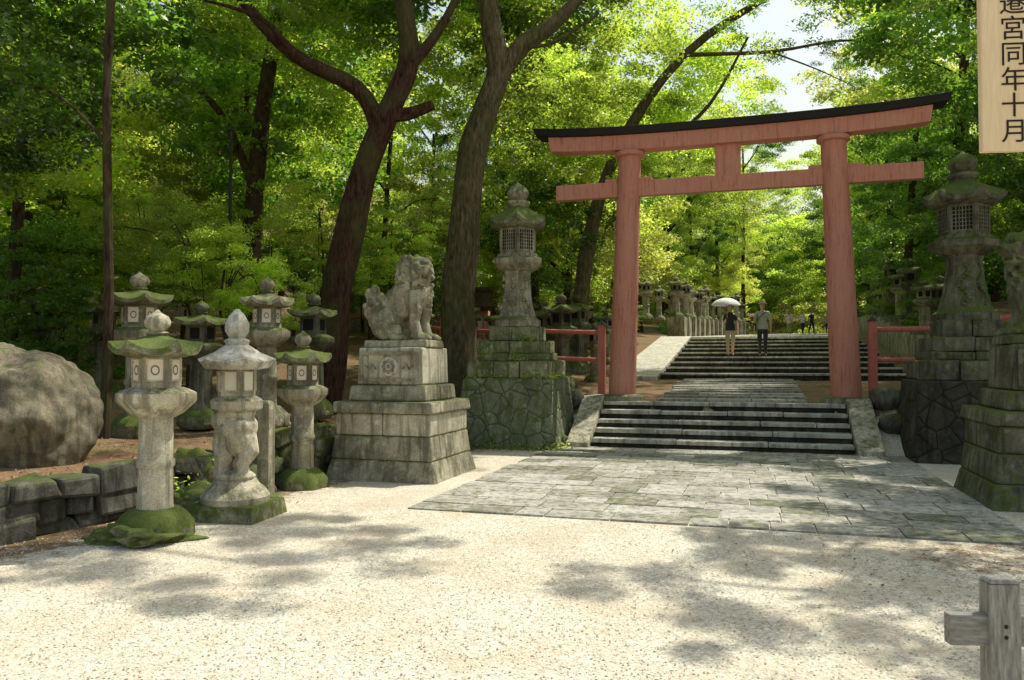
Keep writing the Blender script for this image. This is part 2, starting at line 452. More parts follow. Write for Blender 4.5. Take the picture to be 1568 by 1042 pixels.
# ------------------------------------------------------------ lanterns
def windows(b, n, r, z0, z1, rot, c, pm_, fm, dm, w=.62, lattice=False, circ=None):
    ap = r*math.cos(math.pi/n)
    side = 2*r*math.sin(math.pi/n)
    for k in range(n):
        a = rot+2*math.pi*(k+.5)/n
        def P(s, o, z): return (c[0]+math.cos(a)*(ap+o)-math.sin(a)*s, c[1]+math.sin(a)*(ap+o)+math.cos(a)*s, c[2]+z)
        hw = side*w/2; H = z1-z0; za = z0+H*.2; zb = z1-H*.12
        def slab(s0, s1, zz0, zz1, o0, o1, m):
            v = [P(s0, o0, zz0), P(s1, o0, zz0), P(s1, o0, zz1), P(s0, o0, zz1), P(s0, o1, zz0), P(s1, o1, zz0), P(s1, o1, zz1), P(s0, o1, zz1)]
            b.add(v, [(0, 3, 2, 1), (4, 5, 6, 7), (0, 1, 5, 4), (1, 2, 6, 5), (2, 3, 7, 6), (3, 0, 4, 7)], m)
        slab(-hw, hw, za, zb, -.02, .004, pm_)
        f = hw*.16
        slab(-hw-f, -hw, za-f, zb+f, -.02, .018, fm); slab(hw, hw+f, za-f, zb+f, -.02, .018, fm)
        slab(-hw, hw, za-f, za, -.02, .018, fm); slab(-hw, hw, zb, zb+f, -.02, .018, fm)
        if lattice:
            for q in range(1, 6):
                s = -hw+2*hw*q/6; slab(s-.008, s+.008, za, zb, -.01, .012, fm)
                zz = za+(zb-za)*q/6; slab(-hw, hw, zz-.007, zz+.007, -.01, .010, fm)
        if circ:
            zc = (za+zb)/2; rr = min(hw, (zb-za)/2)*.72
            V = []; F = []
            for i in range(20):
                t = 2*math.pi*i/20
                V += [P(rr*math.cos(t)*.8, .007, zc+rr*math.sin(t)), P(rr*.72*math.cos(t)*.8, .007, zc+rr*.72*math.sin(t))]
            for i in range(20):
                j = (i+1) % 20; F.append((2*i, 2*j, 2*j+1, 2*i+1))
            b.add(V, F, dm)

def lantern(name, x, y, z, H, n=6, rot=0, mats=('granite', 'granite_m'), win='paper', shaft='round', kr=1.0, roof=.43, sr=.165, circ=True, tall=0):
    k = H/2.04
    b = B(); r = rot
    def P(l): return [(a*k*kr, zz*H, p, lf*k) for a, zz, p, lf in l]
    base = [(.30, -.04, .6, 0), (.38, .0, .6, 0), (.37, .06, .6, 0), (.28, .10, .2, 0), (.21, .125, .0, 0)]
    b.lathe(P(base), n, 6, 1, rot=r, jit=.12)
    if shaft == 'round':
        b.lathe(P([(sr+.01, .12, 0, 0), (sr, .14, 0, 0), (sr*.97, .30, 0, 0), (sr*1.08, .31, 0, 0), (sr*1.08, .335, 0, 0), (sr*.97, .345, 0, 0), (sr*.95, .52, 0, 0), (sr, .54, 0, 0)]), n, 6, 0, rot=r)
    else:
        b.lathe(P([(sr*1.4, .12, 1, 0), (sr*1.15, .2, 1, 0), (sr*1.05, .5, 1, 0), (sr*1.25, .54, 1, 0)]), 4, 4, 0, rot=r)
    b.lathe(P([(.17, .525, .5, 0), (.25, .545, .7, 0), (.345, .585, 1, 0), (.37, .60, 1, 0), (.37, .635, 1, 0), (.31, .65, 1, 0), (.25, .66, 1, 0)]), n, 4, 0, rot=r)
    b.lathe(P([(.235, .655, 1, 0), (.225, .665, 1, 0), (.225, .80, 1, 0), (.26, .805, 1, 0)]), n, 1, 0, rot=r, smooth=False)
    windows(b, n, .225*k*kr, .665*H, .80*H, r, (0, 0, 0), 2, 0, 3, circ=circ)
    rf = roof
    b.lathe(P([(.25, .795, 1, 0), (rf*.8, .80, 1, .02), (rf, .805, 1, .07), (rf*.99, .83, 1, .075), (rf*.72, .855, 1, .03), (rf*.4, .88+tall*.2, 1, .0), (rf*.2, .895+tall*.3, .6, 0), (.06, .90+tall*.4, 0, 0)]), n, 6, 1, rot=r, jit=.09)
    b.lathe(P([(.08, .895, 0, 0), (.11, .905, 0, 0), (.075, .915, 0, 0), (.115, .935, 0, 0), (.125, .955, 0, 0), (.10, .98, 0, 0), (.035, .997, 0, 0), (.01, 1.01, 0, 0)]), n, 4, 0, rot=r)
    return b.obj(name, [mats[0], mats[1], win, 'greytxt'], (x, y, z), 0, 0, angle=40)

lantern('stone_lantern', -3.26, 7.2, .02, 2.04, 6, R(20), ('granite_l', 'granite_m'), kr=.93)
L2 = empty('carved_stone_lantern', (-2.86, 8.15, 0), R(-12))
b = B()
b.box(0, 0, -.03, .16, .80, .72, 1, .74, .66)
b.lathe([(.34, .16, 0, 0), (.35, .22, 0, 0), (.30, .29, 0, 0), (.25, .33, 0, 0), (.2, .40, 0, 0)], 16, 1, 0)
b.lathe([(.2, 1.09, 1, 0), (.27, 1.12, 1, 0), (.28, 1.2, 1, 0), (.24, 1.23, 1, 0), (.2, 1.25, 1, 0)], 6, 4, 0, rot=R(12))
b.lathe([(.2, 1.24, 1, 0), (.195, 1.26, 1, 0), (.195, 1.52, 1, 0), (.22, 1.53, 1, 0)], 6, 1, 0, rot=R(12), smooth=False)
windows(b, 6, .195, 1.25, 1.53, R(12), (0, 0, 0), 2, 0, 3)
b.lathe([(.22, 1.52, 1, 0), (.35, 1.53, 1, .02), (.41, 1.6, 1, .03), (.24, 1.68, 1, .02), (.12, 1.78, .8, 0), (.13, 1.82, 0, 0), (.08, 1.85, 0, 0), (.12, 1.92, 0, 0), (.12, 2.0, 0, 0), (.08, 2.08, 0, 0), (.02, 2.15, 0, 0)], 6, 4, 4, rot=R(12))
b.obj('body', ['granite_l', 'granite_m', 'paper', 'greytxt', 'pave'], parent=L2)
b = B()
b.ell((0, 0, .93), (.23, .2, .17)); b.ell((.06, -.05, .80), (.15, .15, .17)); b.ell((-.1, 0, .98), (.15, .2, .12))
b.tube([(-.12, 0, .95), (-.17, -.02, .75), (-.10, -.05, .62), (-.14, -.05, .42)], [.10, .085, .10, .08], 10)
b.tube([(.12, 0, .85), (.18, -.02, .68), (.09, -.06, .55), (.12, -.05, .42)], [.10, .09, .085, .07], 10)
b.tube([(.02, .03, .85), (-.02, .06, .62), (.02, .06, .40)], [.10, .07, .09], 10)
b.ell((0, -.02, .42), (.22, .2, .07)); b.ell((0, 0, 1.07), (.2, .2, .07)); b.ell((.14, -.14, .95), (.08, .07, .07)); b.ell((-.03, -.2, .9), (.06, .05, .06))
cs = b.obj('carved_beast_shaft', ['granite_l'], parent=L2)
rm = cs.modifiers.new('r', 'REMESH'); rm.mode = 'VOXEL'; rm.voxel_size = .016; rm.use_smooth_shade = True
sm = cs.modifiers.new('s', 'SMOOTH'); sm.iterations = 3

lantern('stone_lantern', -2.68, 10.05, 0, 1.98, 6, R(10), ('granite', 'granite_m'), sr=.17, kr=.88)
def tl(x, y, dz, H, n, rot, mats, **k): lantern('stone_lantern', x, y, terrain(x, y)+dz, H, n, R(rot), mats, **k)
tl(-5.0, 10.5, .05, 2.15, 6, 5, ('granite', 'granite_m'), kr=.95)
tl(-4.6, 11.6, .1, 1.8, 4, 30, ('granite_d', 'granite_m'), win='dark', circ=False, shaft='square')
tl(-3.6, 11.5, .1, 2.15, 6, 15, ('granite', 'granite'), kr=.85)
tl(-3.3, 13, .1, 2.0, 4, 30, ('granite_d', 'granite_m'), win='dark', circ=False, shaft='square')
tl(-7.6, 14.6, .0, 1.9, 4, 10, ('granite_d', 'granite_m'), win='dark', circ=False)
tl(-9.6, 16.0, .0, 1.9, 6, 10, ('granite_d', 'granite_m'), win='dark', circ=False)
b = B(); b.box(0, 0, -.05, 1.12, .15, .14, 0, .145, .135); b.box(0, 0, 1.12, 1.16, .145, .135, 0, .08, .08)
b.box(0, 0, -.05, .1, .3, .3, 1, .26, .26)
b.obj('stone_marker_post', ['granite', 'granite_m'], (-2.80, 8.95, 0), R(-14), .008)
def rock(name, x, y, z, r, mat, seed=0, sub=4, rough=.3, ridge=0):
    import bmesh
    bm = bmesh.new(); bmesh.ops.create_icosphere(bm, subdivisions=sub, radius=1)
    for v in bm.verts:
        p = v.co.copy(); q = p*1.1+Vector((seed*3.1, seed*1.7, seed))
        d = 1+rough*noise.noise(q)+rough*.5*noise.noise(q*2.3)+rough*.2*noise.noise(q*6)-ridge*abs(noise.noise(q*1.9))+ridge*.2*noise.noise(q*9)
        v.co = Vector((p.x*r[0], p.y*r[1], p.z*r[2]))*d
    me = bpy.data.meshes.new(name); bm.to_mesh(me); bm.free()
    me.polygons.foreach_set('use_smooth', [True]*len(me.polygons)); me.materials.append(M[mat])
    ob = bpy.data.objects.new(name, me); C.objects.link(ob); ob.location = (x, y, z); return ob
rock('boulder', -5.45, 8.3, .95, (.97, .8, .9), 'rock', 3, 6, .17, .08)
rock('base_rock', -3.3, 7.15, 0.02, (.46, .40, .15), 'granite_m', 8, 5, .6, .4)
rock('mossy_rock', -3.3, 8.5, .1, (.4, .3, .2), 'granite_m', 5, 4, .5, .3)
rock('mossy_rock', -3.75, 9.2, .25, (.3, .3, .35), 'granite_m', 6, 4, .3, .3)
rock('mossy_rock', -3.1, 9.4, .15, (.25, .25, .25), 'rockw', 9)
for i, (u, v, s) in enumerate([(-2.95, .6, .25), (-3.0, 1.3, .3), (-2.85, -.1, .16), (3.0, .7, .25), (3.0, 1.4, .3)]):
    x, y = W(u, v); rock('edge_rock', x, y, terrain(x, y)+.1, (s, s*.9, s*.8), 'rockw', 20+i, 3)

def big_lantern(u, v, dark):
    x, y = W(u, v)
    E = empty('tall_stone_lantern', (x, y, 0), -ANG)
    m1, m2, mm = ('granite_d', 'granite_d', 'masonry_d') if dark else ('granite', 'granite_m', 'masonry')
    b = B(); b.box(0, 0, -.1, 1.30, 1.95, 1.95, 0, 1.68, 1.68)
    b.obj('masonry_platform', [mm], parent=E, bevel=.03)
    b = B()
    def course(z0, z1, s, n, j):
        b.box(0, 0, z0, z1-.004, s*.9, s*.9, 0)
        for side in range(4):
            for i in range(n):
                a = side*math.pi/2; t = (i+.5)/n-.5; l = s/n
                cx, cy = t*s, -s/2+.11
                b.box(cx*math.cos(a)-cy*math.sin(a), cx*math.sin(a)+cy*math.cos(a), z0+.002*side, z1+.003*side, l-.01, .22, 0, rot=a, jit=j)
    course(1.301, 1.62, 1.55, 3, .012); course(1.625, 1.76, 1.28, 2, .01)
    course(1.765, 2.0, 1.2, 2, .012); course(2.005, 2.28, .9, 2, .01)
    b.obj('stepped_base', [m2], parent=E, bevel=.02)
    b = B(); rr = R(45)
    b.lathe([(.5, 2.28, .8, 0), (.5, 2.40, .8, 0), (.42, 2.45, .8, 0), (.40, 2.5, 1, 0), (.33, 2.75, 1, 0), (.28, 3.1, 1, 0), (.27, 3.3, 1, 0), (.30, 3.36, 1, 0)], 6, 4, 0, rot=rr)
    b.lathe([(.30, 3.36, 1, 0), (.42, 3.42, 1, 0), (.53, 3.50, 1, 0), (.54, 3.60, 1, 0), (.45, 3.64, 1, 0), (.43, 3.7, 1, 0)], 6, 4, 0, rot=rr)
    b.lathe([(.40, 3.69, 1, 0), (.38, 3.71, 1, 0), (.38, 4.2, 1, 0), (.45, 4.22, 1, 0)], 6, 1, 0, rot=rr, smooth=False)
    windows(b, 6, .38, 3.66, 4.22, rr, (0, 0, 0), 2, 0, 2, w=.75, lattice=True)
    b.lathe([(.42, 4.2, 1, 0), (.55, 4.22, 1, .03), (.62, 4.24, 1, .10), (.61, 4.32, 1, .10), (.48, 4.42, 1, .05), (.32, 4.55, 1, .0), (.2, 4.62, .8, 0), (.18, 4.66, 0, 0)], 6, 6, 1, rot=rr, jit=.03)
    b.lathe([(.18, 4.64, 0, 0), (.24, 4.70, 0, 0), (.24, 4.74, 0, 0), (.14, 4.78, 0, 0), (.2, 4.84, 0, 0), (.22, 4.92, 0, 0), (.17, 5.02, 0, 0), (.05, 5.1, 0, 0), (.01, 5.14, 0, 0)], 6, 4, 0, rot=rr)
    for a in (rr+R(-150), rr+R(-90)):
        for i in range(14):
            t = i/13; zz = 2.55+.65*t; rad = .355-.09*t
            aa = a+.28*math.sin(t*9)
            b.ell((math.cos(aa)*rad*.93, math.sin(aa)*rad*.93, zz), (.045, .045, .035), 0, 8)
    b.obj('lantern', [m1, 'granite_m' if not dark else 'granite_d', 'dark'], parent=E)
big_lantern(-3.77, .1, False)
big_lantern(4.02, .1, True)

# ------------------------------------------------------------ komainu
def komainu(u, v, dark, face, headturn):
    x, y = W(u, v)
    E = empty('komainu_statue', (x, y, 0), -ANG)
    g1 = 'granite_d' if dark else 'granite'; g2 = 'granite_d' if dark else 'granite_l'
    b = B()
    b.box(0, 0, -.05, .28, 1.66, 1.66, 1, 1.50, 1.50); b.box(0, 0, .28, .60, 1.50, 1.50, 1, 1.42, 1.42)
    for iy in (-1, 1):
        b.box(iy*.353, 0, .604, .90, .702, 1.40, 0)
    b.box(0, 0, .904, 1.06, 1.50, 1.50, 1, 1.46, 1.46)
    b.box(0, 0, 1.063, 1.28, 1.16, 1.16, 1, 1.12, 1.12)
    b.box(0, 0, 1.283, 1.80, .98, .98, 0, .95, .95)
    b.obj('pedestal', [g2, g1], parent=E, bevel=.025)
    b = B()
    yy = -.49
    for (x0, x1, z0, z1) in ((-.44, .44, 1.33, 1.37), (-.44, .44, 1.70, 1.74), (-.44, -.40, 1.37, 1.70), (.40, .44, 1.37, 1.70)):
        b.box((x0+x1)/2, yy-.01, z0, z1, x1-x0, .03, 0)
    V = []; F = []
    for i in range(24):
        t = 2*math.pi*i/24
        rr = .14
        V += [(math.cos(t)*rr, yy-.002, 1.535+math.sin(t)*rr), (math.cos(t)*rr*.93, yy-.03, 1.535+math.sin(t)*rr*.93)]
    for i in range(24): j = (i+1) % 24; F.append((2*i, 2*j, 2*j+1, 2*i+1))
    F.append(tuple(2*i+1 for i in range(24))); b.add(V, F, 1)
    for i in range(8):
        t = 2*math.pi*i/8; b.ell((math.cos(t)*.075, yy-.03, 1.535+math.sin(t)*.075), (.03, .012, .03), 0, 8)
    b.ell((0, yy-.03, 1.535), (.03, .014, .03), 0, 8)
    for sg in (-1, 1):
        b.tube([(sg*.20, yy-.01, 1.50), (sg*.26, yy-.01, 1.57), (sg*.30, yy-.01, 1.50), (sg*.36, yy-.01, 1.55)], [.014, .018, .016, .01], 6, 0)
    b.obj('crest_plaque', [g1, 'pave' if not dark else g2], parent=E)
    b = B(); b.box(0, 0, 1.803, 1.91, .98, .66, 0, .95, .62)
    b.obj('plinth', [g1], parent=E, bevel=.02)
    b = B(); e = b.ell
    e((-.22, 0, .36), (.25, .2, .26)); e((-.02, 0, .52), (.24, .19, .26)); e((.14, 0, .62), (.2, .19, .25))
    b.tube([(-.28, 0, .3), (-.05, 0, .56), (.15, 0, .8)], [.2, .21, .19], 14)
    for sg in (-1, 1):
        e((-.2, sg*.17, .24), (.22, .1, .24)); e((-.08, sg*.2, .14), (.14, .08, .12)); e((.0, sg*.2, .05), (.15, .075, .055))
        b.tube([(.16, sg*.12, .66), (.24, sg*.15, .42), (.22, sg*.15, .25), (.27, sg*.15, .06)], [.12, .09, .07, .075], 12)
        e((.33, sg*.15, .05), (.12, .085, .055))
        for q in (-1, 0, 1): e((.42, sg*.15+q*.045, .035), (.04, .025, .035), 0, 8)
        e((.13, sg*.2, .03), (.03, .07, .03), 0, 8)
    e((.2, 0, .62), (.14, .15, .14))
    for (a, z, r) in ((-.44, .28, .1), (-.5, .42, .11), (-.47, .56, .1), (-.52, .66, .07), (-.44, .72, .06), (-.36, .6, .07)):
        e((a, 0, z), (r, .08, r*1.25))
    for i in range(10):
        e((-.48+random.uniform(-.07, .07), random.uniform(-.08, .08), .35+i*.035), (.04, .035, .05), 0, 8)
    hm = Matrix.Rotation(headturn, 3, 'Z'); hc = Vector((.18, 0, .95))
    def h(c, r, seg=12): e(hc+hm @ Vector(c), r, 0, seg, hm)
    h((0, 0, 0), (.21, .2, .19)); h((-.05, 0, -.1), (.2, .21, .2)); h((.05, 0, .12), (.18, .17, .09))
    h((.2, 0, .0), (.12, .13, .075)); h((.16, 0, -.13), (.12, .11, .045)); h((.29, 0, .035), (.04, .06, .035)); h((.1, 0, -.07), (.12, .1, .1))
    for sg in (-1, 1):
        h((.17, sg*.09, .08), (.06, .06, .035)); h((.19, sg*.085, .04), (.035, .035, .03)); h((.24, sg*.07, -.02), (.06, .05, .04))
        h((.0, sg*.2, .04), (.07, .04, .09)); h((.24, sg*.07, -.075), (.015, .015, .035), 8)
    for i in range(150):
        t = random.uniform(0, 2*math.pi); zz = random.uniform(-.32, .2)
        cx = -.06+.22*math.cos(t)*(1-.3*max(0, zz)/.2); cy = .23*math.sin(t)*(1-.25*max(0, zz)/.2)
        if cx > .08 and zz < .17: continue
        r = random.uniform(.035, .05); h((cx, cy, zz), (r, r, r), 8)
    for i in range(26):
        h((random.uniform(-.2, .12), random.uniform(-.15, .15), .17+random.uniform(-.02, .02)), (.045, .045, .04), 8)
    for i in range(26):
        t = random.uniform(-1.2, 1.2); zz = random.uniform(.45, .8)
        e((.16+.2*math.cos(t), .2*math.sin(t), zz), (.035, .04, .045), 0, 8)
    for i in range(30):
        e((random.uniform(-.35, .0), random.choice((-1, 1))*random.uniform(.13, .2), random.uniform(.35, .62)), (.05, .03, .035), 0, 8)
    ob = b.obj('guardian_lion', ['granite' if not dark else 'granite_d'], (0, 0, 1.9), 0 if face > 0 else math.pi, parent=E)
    ob.scale = (1.06, 1.15, 1.04)
    rm = ob.modifiers.new('r', 'REMESH'); rm.mode = 'VOXEL'; rm.voxel_size = .012; rm.use_smooth_shade = True
    s = ob.modifiers.new('s', 'SMOOTH'); s.iterations = 1; s.factor = .5
komainu(-4.17, -4.28, False, 1, R(-38))
komainu(3.86, -4.2, True, -1, R(30))

# ------------------------------------------------------------ retaining wall of stones
def stone_wall(name, p0, p1, h, rows, mat, thick=.35, w=(.22, .5)):
    b = B(); d = Vector((p1[0]-p0[0], p1[1]-p0[1], 0)); Ln = d.length; d.normalize(); a = math.atan2(d.y, d.x)
    for r in range(rows):
        s = -random.uniform(0, .2); z0 = h*r/rows
        while s < Ln:
            l = random.uniform(*w)
            hh = h/rows
            c = d*(s+l/2)
            of = random.uniform(-.04, .04)
            b.box(c.x+math.sin(a)*of, c.y+math.cos(a)*-of, z0-.05+random.uniform(-.03, .03), z0+hh+random.uniform(-.04, .03), l-.005, thick, 0, (l-.03), thick*.9, rot=a, jit=.045)
            s += l
    return b.obj(name, [mat], (p0[0], p0[1], 0), 0, .035)
stone_wall('stone_retaining_wall', (-6.6, 2.45), (-3.35, 9.75), .55, 3, 'rockw')
stone_wall('stone_retaining_wall', (-3.35, 9.75), (-1.1, 14.85), .72, 4, 'granite_m')
for (u0, v0, u1, v1, hh) in [(-2.9, 22, -2.6, 46, 1.0), (5.2, 9, 6.0, 30, .9)]:
    b = B()
    for k in range(16):
        t = (k+.5)/16; v = v0+(v1-v0)*t; u = u0+(u1-u0)*t+(off(v) if u0 < 0 else 0); z = pathz(v)
        b.box(u, v, z-.3, z+hh, .8, (v1-v0)/16*1.04, 0, jit=.03)
    b.obj('stone_terrace_wall', ['granite'], (O[0], O[1], 0), -ANG, .02)

# ------------------------------------------------------------ row lanterns (shared meshes)
def proto_l(**k):
    o = lantern('stone_lantern', 0, 0, 0, **k); me = o.data; bpy.data.objects.remove(o); return me
proto = [proto_l(H=2.0, n=6, mats=('granite_l', 'granite'), win='dark', circ=False, tall=.1),
         proto_l(H=2.2, n=4, mats=('granite', 'granite'), win='dark', circ=False, shaft='square'),
         proto_l(H=1.8, n=6, mats=('granite', 'granite_m'), win='dark', circ=False, kr=1.15),
         proto_l(H=2.0, n=6, mats=('granite_d', 'granite_m'), win='dark', circ=False),
         proto_l(H=2.1, n=4, mats=('granite_d', 'granite_m'), win='dark', circ=False, shaft='square')]
def rowl(u, v, dz=0, s=1, k=None, base=None):
    x, y = W(u, v)
    o = bpy.data.objects.new('stone_lantern', proto[random.randrange(3) if k is None else k]); C.objects.link(o)
    o.location = (x, y, (terrain(x, y) if base is None else base)+dz-.03); o.rotation_euler = (0, 0, random.uniform(0, 6)); o.scale = (s,)*3
random.seed(11)
for v in np.arange(22.5, 46, 2.1):
    rowl(-2.9+off(v)+random.uniform(-.15, .15), v+random.uniform(-.4, .4), 1.0, random.uniform(.7, 1.1), random.choice((0, 1, 1, 2)), pathz(v))
for v in np.arange(24, 46, 3.3):
    rowl(-4.6+off(v), v, 1.0, random.uniform(.8, 1.2), None, pathz(v))
for v in np.arange(9, 32, 2.4):
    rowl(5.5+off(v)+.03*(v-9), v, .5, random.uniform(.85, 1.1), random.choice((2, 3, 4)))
for v in np.arange(32, 56, 3):
    rowl(5.0+off(v), v, .2, random.uniform(.7, 1.0))
for (u, v, s) in [(-3.9, 4.3, 1.1), (-4.6, 5.2, 1), (-3.4, 6.2, .9), (-5.4, 4.0, 1.05), (-4.3, 8, 1.1), (-5.6, 7, 1), (-6.6, 5, 1), (-3.9, 10.5, 1), (-5, 12, 1.1), (-3.9, 14, 1), (-6.4, 10, 1), (-7.5, 3.4, 1),
                  (-4.1, 17, 1), (-7.4, 7, 1), (-8.6, 5, 1), (-9, 9, 1), (5.2, 4.4, 1), (6.6, 3.8, 1.1), (7.8, 5, 1)]:
    rowl(u, v, 0, s, random.choice((2, 2, 3, 4)))

# ------------------------------------------------------------ shrine buildings glimpsed through the trees
def hut(name, x, y, w, d, h, rz, rh=1.3):
    z = terrain(x, y); E = empty(name, (x, y, z), rz)
    b = B(); b.box(0, 0, -.5, .25, w+.4, d+.4, 0); b.obj('stone_foundation', ['granite'], parent=E)
    b = B(); b.box(0, 0, .251, h, w-.15, d-.15, 0); b.obj('plaster_walls', ['paper'], parent=E)
    b = B()
    nb = 4
    for i in range(nb+1):
        for sy in (-1, 1): b.box(-w/2+w*i/nb, sy*d/2, .25, h+.05, .14, .14, 0)
    for zz in (.3, h*.5, h-.15):
        for sy in (-1, 1): b.box(0, sy*(d/2+.01), zz, zz+.12, w, .1, 0)
        for sx in (-1, 1): b.box(sx*(w/2+.01), 0, zz, zz+.12, .1, d, 0)
    for i in range(nb):
        if i % 2 == 0: b.box(-w/2+w*(i+.5)/nb, -d/2+.04, h*.55, h-.2, w/nb*.6, .06, 1)
    b.obj('red_posts_beams_windows', ['red', 'dark'], parent=E)
    b = B()
    V = []; F = []; k = 8; ov = rh*.5
    for sx in (-1, 1):
        for i in range(-k, k+1):
            t = i/k; V.append((sx*(w/2+ov), t*(d/2+ov), h+.1+rh*(1-abs(t))**1.4)); V.append((sx*(w/2+ov), t*(d/2+ov), h-.02+rh*(1-abs(t))**1.4))
    nn = (2*k+1)*2
    for i in range(2*k):
        a = 2*i; F += [(a, a+2, a+2+nn, a+nn), (a+1, a+1+nn, a+3+nn, a+3), (a, a+1, a+3, a+2), (a+nn, a+2+nn, a+3+nn, a+1+nn)]
    F += [(0, nn, nn+1, 1), (2*2*k, 2*2*k+1, nn+4*k+1, nn+4*k)]
    b.add(V, F, 0); b.tube([(-w/2-ov-.05, 0, h+rh+.12), (w/2+ov+.05, 0, h+rh+.12)], [.1, .1], 8, 0)
    b.obj('bark_roof', ['bark_r'], parent=E)
hut('shrine_building', -5.6, 32, 4, 3, 2.2, R(15), 1.0)
hut('red_shrine_hut', -1.55, 24, 1.3, 1.3, 1.55, R(10), .55)

# ------------------------------------------------------------ sign board and wooden barrier
sg = empty('wooden_notice_board', (3.06, 4.5, 0), R(-6))
b = B(); b.box(0, 0, 2.82, 5.2, .66, .05, 0); b.obj('board', ['wood_new'], parent=sg, bevel=.006)
b = B()
b.box(.2, .09, -.3, 5.3, .12, .12, 0)
b.box(0, .0, 5.205, 5.26, .8, .22, 0)
b.box(0, .045, 3.2, 3.28, .6, .04, 0)
b.obj('post_and_cap', ['wood_new'], parent=sg, bevel=.006)
def vtext(s_, x, z, size):
    cu = bpy.data.curves.new('lettering', 'FONT'); cu.body = '\n'.join(s_); cu.size = size; cu.space_line = 1.0
    cu.align_x = 'CENTER'; cu.extrude = .001
    cu.materials.append(M['ink'])
    o = bpy.data.objects.new('lettering', cu); C.objects.link(o); o.parent = sg
    o.location = (x, -.028, z); o.rotation_euler = (R(90), 0, 0)
vtext('式年造替正遷宮同年十月', -.155, 4.38, .15)
vtext('春日大社国宝御本殿造営', .10, 4.38, .15)

fb = empty('wooden_barrier', (1.85, 3.0, 0), R(-4))
b = B()
for xx in (0, 1.6):
    b.box(xx, 0, -.1, .765, .112, .085, 0); b.box(xx, 0, .766, .785, .112, .085, 0, .09, .07)
b.obj('posts', ['wood_old'], parent=fb, bevel=.006)
b = B(); b.box(.72, -.0, .53, .645, 1.83, .05, 0); b.obj('rail', ['wood_oldh'], parent=fb, bevel=.005)
b = B(); b.ell((0, -.044, .57), (.008, .005, .008), 0, 8); b.ell((0, -.044, .61), (.008, .005, .008), 0, 8); b.obj('bolts', ['black'], parent=fb)

b = B(); zt = terrain(-5.06, 14)
b.tube([(0, 0, -.2), (0, 0, 5.6-zt)], [.035, .025], 10, 0); b.tube([(0, 0, .0), (0, 0, .5)], [.06, .055], 10, 0)
b.lathe([(.025, 0, 0, 0), (.05, .05, 0, 0), (.055, .15, 0, 0), (.07, .16, 0, 0), (.01, .21, 0, 0)], 8, 1, 0, (0, 0, 5.6-zt))
b.obj('lamp_post', ['black'], (-5.06, 14, zt))

